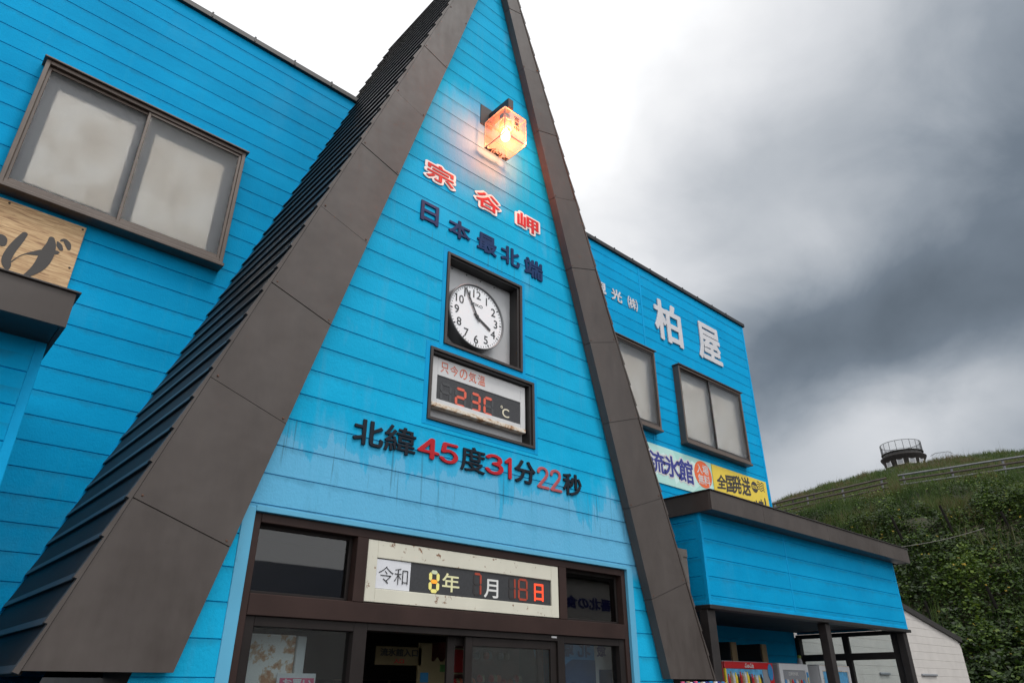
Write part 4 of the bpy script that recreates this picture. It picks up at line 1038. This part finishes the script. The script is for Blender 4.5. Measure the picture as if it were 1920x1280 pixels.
# ================================================================== SIGNS ON THE WINGS
ya = YW-.004
for ch, x0, x1, z0, z1, r, lab in (('観', 9.36, 9.737, 8.782, 9.062, .030, 'small white raised character 観 half hidden by the A-frame edge'), ('光', 9.896, 10.242, 8.770, 9.050, .030, 'small white raised character 光 left of the bracketed one'),
                                   ('㈱', 10.43, 10.765, 8.765, 9.065, .012, 'small white bracketed character ㈱ beside the wall joint'),
                                   ('柏', 11.325, 12.33, 8.385, 9.40, .026, 'large white raised character 柏 above the right window'), ('屋', 12.965, 13.93, 8.412, 9.405, .026, 'large white raised character 屋 nearest the wall corner')):
    recentre(tag(solid(fit(ch, x0, x1, z0, z1, r, 110), .03 if x0 > 11 else .012, M['white'], 'sign_letter', None, y=ya, bevel=.004), lab, 'letter', 'white characters on the right wing'))
bn = thing('banner_board', (11, YW, 5.1), 'mint green board reading 流氷館 with an orange disc 入場無料', 'sign', 'boards above the side porch')
m_ = MB(); m_.box(9.0, 12.815, YW-.022, YW-.004, 5.12, 5.875, .002); m_.build('board', M['mint'], bn)
for ch, x0, x1, z0, z1 in (('流', 10.665, 11.14, 5.31, 5.73), ('氷', 11.135, 11.63, 5.30, 5.735), ('館', 11.60, 12.10, 5.275, 5.755)):
    solid(fit(ch, x0-.04, x1+.04, z0-.035, z1+.035, .09, 110), .003, M['whitepaint'], 'white_outline', bn, y=YW-.0222)
    solid(fit(ch, x0, x1, z0, z1, .024, 150), .003, M['mint_text'], 'character', bn, y=YW-.0255)
solid([disc(12.47, 5.565, .315, .285)], .003, M['orange'], 'orange_disc', bn, y=YW-.0222)
for ch, x0, x1, z0, z1 in (('入', 12.25, 12.45, 5.57, 5.76), ('場', 12.46, 12.68, 5.575, 5.775), ('無', 12.27, 12.46, 5.345, 5.555), ('料', 12.47, 12.70, 5.345, 5.56)):
    solid(fit(ch, x0, x1, z0, z1, .012, 110), .003, M['whitepaint'], 'white_character', bn, y=YW-.0255)
yn = thing('banner_board', (14, YW, 5.0), 'yellow board reading 全国発送 in black brush strokes with a round postmark', 'sign', 'boards above the side porch')
m_ = MB(); m_.box(12.835, 15.06, YW-.024, YW-.004, 4.95, 5.87, .002); m_.build('board', M['yellow'], yn)
for ch, x0, x1, z0, z1 in (('全', 12.93, 13.30, 5.36, 5.67), ('国', 13.29, 13.60, 5.34, 5.72), ('発', 13.57, 13.92, 5.36, 5.77), ('送', 13.93, 14.30, 5.38, 5.80)):
    sh = .10
    ls = fit(ch, x0, x1, z0, z1, .030, 130)
    ls = [np.stack([l[:, 0]+.05*np.sin((l[:, 1]-z0)*9)*.4+.10*(l[:, 1]-z0), l[:, 1]+.10*(l[:, 0]-x0)], 1) for l in ls]
    solid(ls, .003, M['charcoal'], 'brush_character', yn, y=YW-.0242)
for ch, x0, x1, z0, z1 in (('承', 13.55, 13.80, 5.02, 5.26), ('り', 14.18, 14.36, 5.03, 5.30), ('ま', 14.38, 14.60, 5.05, 5.36), ('す', 14.60, 14.80, 5.05, 5.42), ('!', 14.86, 14.92, 5.05, 5.48)):
    solid(fit(ch, x0, x1, z0, z1, .035, 80), .003, M['charcoal'], 'brush_character', yn, y=YW-.0242)
solid([disc(14.515, 5.663, .135, .125)], .003, M['charcoal'], 'postmark_disc', yn, y=YW-.0242)
solid(fit('SOYA', 14.405, 14.625, 5.622, 5.70, .03, 60), .002, M['yellow'], 'postmark_lettering', yn, y=YW-.0273)
solid([ribbon([(14.665+.03*k, 5.79-.052*k+.018*math.sin(j*1.6)+.004*j, .010) if False else (14.66+.035*j, 5.80-.055*k+.022*math.sin(j*1.25), .010) for j in range(9)], 4) for k in range(4)], .002, M['charcoal'], 'postmark_waves', yn, y=YW-.0242)
wb = thing('wooden_signboard', (-.8, YW, 5.1), 'wooden signboard with black brush lettering ending in げ under the left window', 'sign')
m_ = MB(); m_.box(-2.6, .79, YW-.035, YW-.004, 4.95, 6.115, .003); m_.build('board', M['wood'], wb)
yw = YW-.0355
solid([ribbon([(.292, 5.795, .026), (.265, 5.70, .036), (.232, 5.57, .040), (.222, 5.46, .040), (.245, 5.39, .034), (.262, 5.345, .006)], 12)], .003, M['charcoal'], 'brush_stroke', wb, y=yw)
solid([ribbon([(.262, 5.44, .006), (.31, 5.53, .004), (.355, 5.582, .006), (.43, 5.625, .024), (.50, 5.665, .034), (.60, 5.71, .022), (.625, 5.722, .004)], 12)], .003, M['charcoal'], 'brush_stroke', wb, y=yw-.0004)
solid([ribbon([(.523, 5.842, .028), (.535, 5.77, .046), (.528, 5.66, .062), (.512, 5.54, .058), (.475, 5.44, .042), (.415, 5.345, .020), (.36, 5.30, .004)], 12)], .003, M['charcoal'], 'brush_stroke', wb, y=yw-.0008)
solid([ribbon([(.583, 5.832, .010), (.605, 5.80, .026), (.630, 5.765, .020)], 10)], .003, M['charcoal'], 'brush_stroke', wb, y=yw)
solid([ribbon([(.606, 5.862, .010), (.635, 5.878, .020), (.675, 5.845, .028), (.695, 5.80, .018)], 10)], .003, M['charcoal'], 'brush_stroke', wb, y=yw)
solid([ribbon([(-.10, 5.42, .01), (-.02, 5.55, .03), (.06, 5.62, .05), (.12, 5.66, .05), (.14, 5.62, .04)], 10)], .003, M['charcoal'], 'brush_stroke', wb, y=yw)
m_ = MB()
for xx, zz in ((.079, 6.083), (.760, 6.079), (.755, 5.587)): m_.lathe([(.0, -.008), (.010, -.006), (.012, 0)], (xx, YW-.035, zz), 10, 'y')
m_.build('screw_heads', M['black'], wb)

# ================================================================== PORCHES
rp = thing('side_porch', (12, 6.6, 0), 'blue boarded porch with brown fascia on dark posts, right of the A-frame', 'porch')
XA, XB, YP = 8.66, 15.38, 5.55
m_ = MB(); siding(m_, front(YP), 2.62, 3.85, 3.485-.2525*8, lambda z: XA, lambda z: XB); m_.box(XA+.002, XB-.002, YP+.016, YP+.10, 2.62, 3.85); m_.build('front_panel', M['blue'], rp)
m_ = MB(); siding(m_, leftside(XA), 2.62, 3.85, 3.485-.2525*8, lambda z: -YW, lambda z: -YP); m_.build('side_panel', M['blue'], rp)
m_ = MB(); siding(m_, lambda a, d, z: (XB-d, a, z), 2.62, 3.85, 3.485-.2525*8, lambda z: YP, lambda z: YW); m_.build('side_panel', M['blue'], rp)
m_ = MB(); m_.box(XA-.006, XA+.05, YP-.006, YP+.05, 2.60, 3.85, .004); m_.box(XB-.05, XB+.006, YP-.006, YP+.05, 2.60, 3.85, .004); m_.box(11.0, 11.035, YP-.005, YP+.01, 2.665, 3.85, .002)
m_.box(XA+.05, XB-.05, YP-.008, YP+.03, 2.61, 2.662, .004); m_.box(XA-.008, XA+.03, YP+.05, YW, 2.61, 2.662, .004)
m_.build('corner_trim', M['blue_trim'], rp)
FY = 5.29; FX0, FX1 = 8.60, 15.62
m_ = MB(); seams = [FX0, 10.02, 12.14, 14.17, FX1]
for a, b_ in zip(seams[:-1], seams[1:]): m_.box(a+.003, b_-.003, FY, FY+.03, 3.83, 4.10, .003)
m_.box(FX0+.01, FX1-.01, FY+.006, FY+.04, 3.84, 4.09)
for a, b_ in ((FY+.031, 6.2), (6.205, 7.0), (7.005, YW)): m_.box(FX0, FX0+.03, a, b_, 3.83, 4.10, .003); m_.box(FX1-.03, FX1, a, b_, 3.83, 4.10, .003)
m_.build('fascia', M['brown'], rp)
m_ = MB(); m_.box(FX0-.018, FX1+.018, FY-.018, FY+.06, 4.10, 4.118, .004); m_.box(FX0-.018, FX0+.05, FY+.06, YW, 4.10, 4.118, .004); m_.box(FX1-.05, FX1+.018, FY+.06, YW, 4.10, 4.118, .004); m_.build('edge_flashing', M['bronze_dark'], rp)
m_ = MB(); m_.box(FX0+.05, FX1-.05, FY+.06, YW, 4.07, 4.10); m_.build('roof_sheet', M['roof'], rp)
m_ = MB(); m_.box(FX0+.03, FX1-.03, FY+.04, YP-.006, 3.838, 3.85); m_.box(FX0+.03, XA-.006, YP, YW, 3.838, 3.85); m_.build('soffit', M['brown'], rp)
m_ = MB(); m_.box(XA+.02, XB-.02, YP+.10, YW, 2.66, 2.70); m_.build('ceiling', M['ceiling'], rp)
m_ = MB(); m_.box(XA-.03, XB+.08, YP-.03, YP+.12, 2.555, 2.609, .006)
for k in range(14): m_.tube((XA+.3+k*.48, YP-.032, 2.585), (XA+.3+k*.48, YP-.040, 2.585), .006, 6)
m_.box(XA-.02, XA+.10, YP+.12, YW, 2.54, 2.609, .006); m_.box(XB-.10, XB+.02, YP+.12, YW, 2.54, 2.609, .006)
m_.build('edge_beam', M['black'], rp)
for (a, b_) in ((8.64, 8.82), (12.02, 12.17), (15.20, 15.37)):
    m_ = MB(); m_.box(a, b_, YP+.03, YP+.17, 0.0, 2.554, .008); m_.build('post', M['post'], rp)
m_ = MB(); gx = 15.28
for (ya_, yb2) in ((YP+.18, 5.86), (6.70, 6.82), (7.70, YW)): m_.box(gx-.07 if ya_ == 7.70 else gx, gx+.08, ya_, yb2, .1, 2.56, .005)
m_.box(gx+.002, gx+.078, 5.86, 7.70, 2.10, 2.225, .005); m_.box(gx+.002, gx+.078, 5.86, 7.70, 2.53, 2.60, .005); m_.box(gx+.002, gx+.078, 5.86, 7.70, .1, .25, .005)
m_.build('screen_frame', M['post'], rp)
for (ya_, yb2) in ((5.86, 6.70), (6.82, 7.70)):
    for (za, zb) in ((2.225, 2.53), (.25, 2.10)):
        p_ = MB(); p_.box(gx+.035, gx+.041, ya_, yb2, za, zb); p_.build('screen_pane', M['glass'], rp)
for (a, lab) in ((11.95, 'ochre-edged upright board on the porch wall behind the red vending machine'), (12.98, 'ochre-edged upright board on the porch wall behind the white vending machine')):
    t_ = thing('upright_board', (a, 7.5, 0), lab, 'board', 'upright boards in the porch')
    m_ = MB(); m_.box(a-.10, a+.08, 7.30, 7.78, 0, 2.34, .006); m_.build('side_sheet', M['post'], t_)
    m_ = MB(); m_.box(a-.08, a+.09, 7.27, 7.296, 0, 2.335, .004); m_.build('front_edge', M['ochre'], t_)
ps = MB(); ps.box(8.4, 15.5, 5.45, YW, .004, .12, .01); tag(ps.build('porch_floor', M['concrete']), kind='structure')

lp = thing('left_porch', (-1.5, 6.5, 0), 'blue boarded porch with a brown fascia at the left edge', 'porch')
YL = 5.6; XE = .558
m_ = MB(); siding(m_, front(YL), 0, 3.84, 3.34-.2525*14, lambda z: -6, lambda z: XE-.06); m_.build('front_panel', M['blue'], lp)
m_ = MB(); siding(m_, lambda a, d, z: (XE-d, a, z), 0, 3.84, 3.34-.2525*14, lambda z: YL, lambda z: YW); m_.build('side_panel', M['blue'], lp)
m_ = MB(); m_.box(XE-.06, XE+.004, YL-.008, YL+.05, 0, 3.84, .004); m_.build('corner_trim', M['blue_trim'], lp)
LY = 5.2; LX = .60
m_ = MB()
for a, b_ in ((-6.2, -2.9), (-2.894, LX-.004)): m_.add([(a, LY, 4.09), (b_, LY, 4.09), (b_-.0, LY+.012, 3.83), (a, LY+.012, 3.83), (a, LY+.05, 4.09), (b_, LY+.05, 4.09), (b_, LY+.05, 3.83), (a, LY+.05, 3.83)], [(0, 3, 2, 1), (0, 1, 5, 4), (3, 7, 6, 2), (1, 2, 6, 5), (0, 4, 7, 3), (4, 5, 6, 7)])
m_.box(LX-.035, LX-.003, LY+.051, YW, 3.83, 4.09, .003); m_.build('fascia', M['brown'], lp)
m_ = MB(); m_.box(-6.2, LX+.022, LY-.02, LY+.06, 4.09, 4.106, .004); m_.box(LX-.04, LX+.022, LY+.06, YW, 4.09, 4.106, .004); m_.build('edge_flashing', M['bronze_dark'], lp)
m_ = MB(); m_.box(-6.2, LX-.04, LY+.06, YW, 4.05, 4.08); m_.build('roof_sheet', M['roof'], lp)
m_ = MB(); m_.box(-6.2, LX-.04, LY+.05, YL-.008, 3.832, 3.845); m_.build('soffit', M['bronze_dark'], lp)

# ================================================================== VENDING MACHINES
def vending(x0, x1, lab, body, kind):
    yv, top = 6.3, 1.965
    v = thing('vending_machine', ((x0+x1)/2, yv+.35, .12), lab, 'vending machine', 'vending machines in the porch')
    m_ = MB(); m_.box(x0, x1, yv+.03, yv+.72, .14, top-.004, .012); m_.build('cabinet', body, v)
    m_ = MB(); m_.box(x0+.04, x1-.04, yv+.06, yv+.7, top-.004, top+.012, .004); m_.build('top_cover', M['vgrey'], v)
    if kind == 'r':
        m_ = MB(); m_.box(x0, x1, yv, yv+.03, 1.87, top, .006); m_.box(x1-.13, x1, yv+.001, yv+.03, .2, 1.87, .006); m_.build('header', M['vred'], v)
        ls = fit('Coca-Cola', x0+.56, x0+.81, 1.885, 1.948, .02, 60); ls = [np.stack([l[:, 0]+.25*(l[:, 1]-1.885), l[:, 1]], 1) for l in ls]
        solid(ls, .003, M['whitepaint'], 'lettering', v, y=yv-.0005)
        m_ = MB(); m_.box(x0, x0+.035, yv+.001, yv+.03, .2, 1.868, .003); m_.build('edge_strip', M['vyellow'], v)
        m_ = MB(); m_.box(x0+.035, x1-.32, yv+.012, yv+.03, 1.0, 1.868, .003); m_.build('display_window', M['sky_print'], v)
        m_ = MB(); m_.box(x1-.32, x1-.13, yv+.006, yv+.03, .2, 1.868, .003); m_.build('coin_panel', M['vgrey'], v)
        solid([disc(x1-.10, 1.83, .075, .12)], .004, M['vblue'], 'round_sticker', v, y=yv-.0005)
        for i in range(15):
            col = [M['vred'], M['ochre'], M['whitepaint'], M['vyellow'], M['post']][i % 5]; xx = x0+.09+i*.066
            hh = .06+.05*rnd.random(); m_ = MB(); m_.lathe([(.0005, 1.66), (.026, 1.66), (.026, 1.66+hh), (.012, 1.70+hh), (.012, 1.72+hh), (.0005, 1.725+hh)], (xx, yv+.01, 0), 10); m_.build('bottle_sample', col, v)
    else:
        m_ = MB(); m_.frame(x0, x1, .2, top, .10, yv, yv+.03, .1, .095); m_.build('door_frame', M['vwhite'], v)
        m_ = MB(); m_.box(x0+.10, x1-.10, yv+.014, yv+.03, .3, top-.095); m_.build('display_window', M['sky_print'] if kind == 'o' else M['vgrey'], v)
        if kind == 'w':
            m_ = MB(); m_.box(x1-.085, x1-.02, yv-.003, yv, 1.4, top-.12); m_.build('side_label', M['vblue'], v)
            m_ = MB(); m_.box(x1-.065, x1-.04, yv-.006, yv-.0032, 1.4, top-.2); m_.build('label_stripe', M['vyellow'], v)
            for i in range(9):
                m_ = MB(); xx = x0+.16+i*.075; m_.lathe([(.0005, 1.58), (.024, 1.58), (.024, 1.69), (.01, 1.73), (.0005, 1.735)], (xx, yv+.012, 0), 10); m_.build('bottle_sample', [M['vblue'], M['whitepaint'], M['ochre'], M['vred']][i % 4], v)
            solid(fit('DRINK', x0+.30, x0+.62, 1.79, 1.84, .01, 40), .003, M['whitepaint'], 'lettering', v, y=yv+.0135)
        else:
            m_ = MB(); m_.frame(x0+.085, x1-.085, .28, top-.08, .018, yv-.004, yv+.001); m_.box(x0+.01, x1-.01, yv-.002, yv+.001, top-.012, top-.002); m_.build('rusty_edge', M['rustbar'], v)
vending(10.03, 11.43, 'red drinks vending machine with a white script logo on its header', M['vred'], 'r')
vending(11.64, 12.60, 'white drinks vending machine beside the red one, blue label on its edge', M['vgrey'], 'w')
vending(13.02, 14.20, 'white vending machine with rust-stained edges behind the middle porch post', M['vwhite'], 'o')
bt = thing('bottle', (12.75, 6.5, 1.98), 'grey bottle with a green cap standing behind the white vending machine', 'bottle')
m_ = MB(); m_.lathe([(.0005, .12), (.045, .12), (.045, 2.02), (.028, 2.06), (.028, 2.07)], (12.75, 6.50, 0), 16); m_.build('bottle_body', M['vgrey'], bt, True)
m_ = MB(); m_.lathe([(.030, 2.07), (.034, 2.09), (.030, 2.115), (.0005, 2.125)], (12.75, 6.50, 0), 16); m_.build('cap', simple('green_cap', (.16, .22, .03), .5), bt, True)
gs_ = thing('goods_rack', (8.2, 5.75, 0), 'low rack of colourful packets beneath the right foot of the A-frame', 'rack')
m_ = MB(); m_.box(7.45, 8.42, 5.30, 5.50, .14, 1.60, .01); m_.build('rack_frame', M['vgrey'], gs_)
for i in range(18):
    m_ = MB(); xx = 7.47+i*.052; m_.box(xx, xx+.046, 5.27, 5.298, 1.44, 1.66+.02*rnd.random(), .003); m_.build('packet', [M['pink'], M['vblue'], M['ochre'], M['paper'], M['mint_text']][i % 5], gs_)

# ================================================================== WHITE SHED
sh_ = thing('storage_shed', (21, 10, 0), 'white boarded shed with a sloping dark roof edge at the foot of the hill', 'shed')
m_ = MB(); zr = lambda x: 3.60-.178*(x-22.07)
XS0, XS1, YS = 15.55, 26.14, 8.0
V = []
step = .205; z = 0.0
def xcut(z): return min(XS1, 22.07+(3.60-z)/.178)
siding(m_, front(YS), 0, 4.70, .05, lambda z: XS0, xcut, step=.205, gw=.004, gd=.008)
m_.box(XS1-.01, XS1-.001, YS+.01, 13, 0, zr(XS1)-.02); m_.build('wall', M['shedwhite'], sh_)
m_ = MB(); dx = .03
m_.prism([(XS0, zr(XS0)-.01), (XS1+.05, zr(XS1+.05)-.01), (XS1+.05, zr(XS1+.05)+.14), (XS0, zr(XS0)+.14)], YS-.06, 13.1); m_.build('roof', M['shedroof'], sh_)
for a, b_ in ((19.66, 20.24), (22.37, 23.47)):
    m_ = MB(); m_.box(a, b_, YS-.05, YS-.001, 1.90, 1.955, .01); m_.build('vent_hood', M['vgrey'], sh_)

# ================================================================== HILL FURNITURE
def W3(u, v, z): p = EU*u+EV*v; return Vector((p[0], p[1], z))
def snowfence(posts, rails, lab, mats, ends):
    base = W3(54, posts[0][0], posts[0][1]); f = thing('snow_fence', base, lab, 'fence', 'rail fences on the hillside')
    for i, (v, zt) in enumerate(posts):
        m_ = MB(); zb = float(hz(54, v))-.25; m_.tube(W3(54.02, v, zb), W3(54.02, v, zt+.02), .075, 8); m_.build('post', mats[0], f)
        m_ = MB(); m_.tube(W3(54.9, v+.05, zb+.05), W3(54.06, v, zt-.35), .035, 6); m_.build('brace', mats[0], f)
    pv = [p[0] for p in posts]; pz = [p[1] for p in posts]
    for k in range(rails):
        pts = [ends[0]]+[v for v in pv]+[ends[1]]; m_ = MB()
        def zz(v):
            i = np.interp(v, pv, pz)
            if v < pv[0]: i = pz[0]+(v-pv[0])*(pz[1]-pz[0])/(pv[1]-pv[0])
            if v > pv[-1]: i = pz[-1]+(v-pv[-1])*(pz[-1]-pz[-2])/(pv[-1]-pv[-2])
            return i
        for a, b_ in zip(pts[:-1], pts[1:]):
            if b_-a > .01: m_.tube(W3(53.93-.0*k, a, zz(a)-.33*k-.02), W3(53.93, b_, zz(b_)-.33*k-.02), .068, 8)
        m_.build('rail', mats[1][k % len(mats[1])], f)
snowfence([(-8.45, 13.77), (-6.17, 14.03), (-3.77, 14.28), (-1.20, 14.58)], 4, 'rail fence with steel posts on the hillside, left of the gap', [M['steel'], [M['steel_rust'], M['steel_rust'], M['steel_rust'], M['steel']]], (-8.6, -.85))
snowfence([(.19, 14.70), (3.08, 14.79), (6.01, 14.90), (9.0, 15.0), (12.0, 15.1)], 4, 'rail fence with steel posts on the hillside, right of the gap', [M['steel'], [M['steel'], M['steel_rust'], M['steel'], M['steel_rust']]], (-.12, 12.6))
wl = [((42.1, 1.80), 1.75, 'leaning dark stake beside the bare earth patch', (-.35, .25)), ((42.1, 4.22), 1.25, 'leaning dark stake nearest the right edge of the hillside', (-.25, .2)), ((41.75, -.47), 1.7, 'leaning dark stake just above the porch roof end', (-.4, .25)),
      ((36.9, -.13), .9, 'short dark stake in the leaves above the white shed roof', (-.15, .1)), ((37.2, 2.37), 1.1, 'short dark stake in the leaves right of the shed roof', (-.2, .1))]
for (u, v), h, lab, (dv, du) in wl:
    z = float(hz(u, v)); m_ = MB(); m_.tube(W3(u, v, z-.2), W3(u+du, v+dv, z+h+.05), .075, 8, .06)
    recentre(tag(m_.build('wooden_stake', M['stake']), lab, 'stake', 'wooden stakes on the slope'))
m_ = MB(); pts = [W3(41.0-.0*i+.1*i, -.75+.42*i, float(hz(41.0+.1*i, -.75+.42*i))+.85-.0*i) for i in range(10)]
pts = [W3(40.9, -.75+3.75*i/9, 7.95+.55*i/9-.10*math.sin(i/9*math.pi)) for i in range(10)]
for a, b_ in zip(pts[:-1], pts[1:]): m_.tube(a, b_, .016, 5)
recentre(tag(m_.build('slack_rope', M['rope']), 'pale rope strung across the leafy slope below the stakes', 'rope'))
for i, (u, v) in enumerate(((70, -9.3), (72, -7.6), (74, -6.0))):
    z = float(hz(u, v)); m_ = MB(); m_.box(W3(u, v, z).x-.06, W3(u, v, z).x+.06, W3(u, v, z).y-.06, W3(u, v, z).y+.06, z-.1, z+.95, .01)
    recentre(tag(m_.build('marker_post', M['post']), ['small dark marker post on the skyline, lowest of three', 'small dark marker post on the skyline, middle of three', 'small dark marker post on the skyline, highest of three'][i], 'post', 'marker posts on the skyline'))

# lookout tower
tu, tv, tz0 = 102.0, .88, 26.9
tcn = W3(tu, tv, tz0)
tw = thing('lookout_tower', tcn, 'round dark stone lookout with a railed balcony on top of the hill', 'tower')
def ringxy(r, h, n=40): return [(tcn.x+r*math.cos(2*math.pi*i/n), tcn.y+r*math.sin(2*math.pi*i/n), h) for i in range(n)]
m_ = MB(); m_.lathe([(2.28, 26.5), (2.30, 27.3), (2.45, 27.9), (2.68, 28.30), (2.72, 28.42), (2.62, 28.50), (2.5, 28.52)], (tcn.x, tcn.y, 0), 56); m_.build('drum', M['stone'], tw)
m_ = MB(); m_.lathe([(2.45, 28.50), (2.45, 28.62), (2.30, 28.62), (2.30, 28.92), (2.47, 28.94), (2.50, 29.02), (.1, 29.04)], (tcn.x, tcn.y, 0), 56); m_.build('balcony', M['tower_slab'], tw)
m_ = MB()
for i in range(22):
    a = 2*math.pi*i/22; c_, s_ = math.cos(a), math.sin(a)
    m_.add([(tcn.x+c_*2.285+k1*.25*-s_+c_*k0, tcn.y+s_*2.285+k1*.25*c_+s_*k0, hh) for hh in (28.65, 28.90) for k0, k1 in ((.03, -1), (.03, 1), (-.1, 1), (-.1, -1))], [(0, 1, 5, 4), (1, 2, 6, 5), (3, 0, 4, 7), (4, 5, 6, 7), (0, 3, 2, 1)])
m_.build('balcony_opening', M['black'], tw)
def railring(r, h, t=.028, n=56):
    q = ringxy(r, h, n); m_ = MB()
    for a, b_ in zip(q, q[1:]+q[:1]): m_.tube(a, b_, t, 5)
    return m_
m_ = railring(2.40, 30.30, .035); m_.build('hand_rail', M['raildark'], tw)
m_ = railring(2.40, 29.16, .025); m_.build('lower_rail', M['raildark'], tw)
for i in range(18):
    a = 2*math.pi*(i+.3)/18; m_ = MB(); p = (tcn.x+2.40*math.cos(a), tcn.y+2.40*math.sin(a)); m_.tube((*p, 29.0), (*p, 30.30), .035, 6); m_.build('rail_post', M['raildark'], tw)
m_ = MB()
for i in range(126):
    a = 2*math.pi*i/126; p = (tcn.x+2.40*math.cos(a), tcn.y+2.40*math.sin(a)); m_.tube((*p, 29.16), (*p, 30.30), .0085, 4)
m_.build('balusters', M['raildark'], tw)
caz = math.atan2(-tcn.y, -tcn.x)
for da in (-48, -10, 24, 56):
    a = caz+R_(da); c_ = Vector((math.cos(a), math.sin(a), 0)); s_ = Vector((-math.sin(a), math.cos(a), 0)); o_ = Vector((tcn.x, tcn.y, 0))+c_*2.30
    def oriented(w, z0, z1, d0, d1): 
        return [o_+s_*x+c_*d+Vector((0, 0, z)) for z in (z0, z1) for x, d in ((-w, d1), (w, d1), (w, d0), (-w, d0))]
    fc = [(0, 1, 5, 4), (1, 2, 6, 5), (2, 3, 7, 6), (3, 0, 4, 7), (4, 5, 6, 7), (0, 3, 2, 1)]
    m_ = MB(); m_.add(oriented(.40, 27.15, 28.02, -.1, .10), fc); wf = m_.build('window', M['whitepaint'], tw)
    m_ = MB(); m_.add(oriented(.32, 27.23, 27.94, .05, .105), fc); m_.build('pane', M['vgrey'], wf)
hr = thing('hilltop_handrail', W3(100, 4.6, 26.9), 'small metal handrail on the hilltop right of the lookout', 'handrail')
m_ = MB(); q = [W3(100, 3.9, 27.75), W3(100, 4.5, 28.05), W3(100, 5.9, 28.05), W3(100, 6.3, 27.75)]
for a, b_ in zip(q[:-1], q[1:]): m_.tube(a, b_, .03, 5)
m_.build('top_bar', M['raildark'], hr)
m_ = MB()
for k in range(14): m_.tube(W3(100, 4.1+k*.16, 27.1), W3(100, 4.1+k*.16, 28.0), .014, 4)
m_.build('uprights', M['raildark'], hr)

# ================================================================== across the street (seen mirrored in the shop glass)
ob = thing('restaurant_building', (38, -26, 0), 'pale restaurant building across the street, seen mirrored in the entrance glass', 'building')
m_ = MB(); m_.box(27, 52, -30, -24, 0, 8.6); m_.build('wall', M['opp_white'], ob)
m_ = MB(); m_.prism([(26.4, 8.6), (52.6, 8.6), (39.5, 11.0)], -30.4, -23.5); m_.build('roof', M['shedroof'], ob)
solid(fit('一番北の食堂', 31.8, 39.0, 6.6, 7.45, .03, 60), .05, M['mint_text'], 'lettering', ob, y=-24.0, mapper=lambda a: np.stack([75-a[:, 0], -48-a[:, 1], a[:, 2]], 1))
wh = thing('warehouse', (14, -30, 0), 'long low warehouse with a slate blue roof across the street, mirrored in the glass', 'building')
m_ = MB(); m_.box(-4, 24, -36, -27, 0, 6.4); m_.build('wall', M['opp_white'], wh)
m_ = MB(); m_.add([(-4.6, -26.2, 6.2), (24.6, -26.2, 6.2), (24.6, -31.5, 8.6), (-4.6, -31.5, 8.6), (-4.6, -36.8, 6.2), (24.6, -36.8, 6.2)], [(0, 1, 2, 3)[::-1], (3, 2, 5, 4)[::-1], (0, 3, 4), (1, 5, 2), (0, 4, 5, 1)]); m_.build('roof', M['opp_roof'], wh)
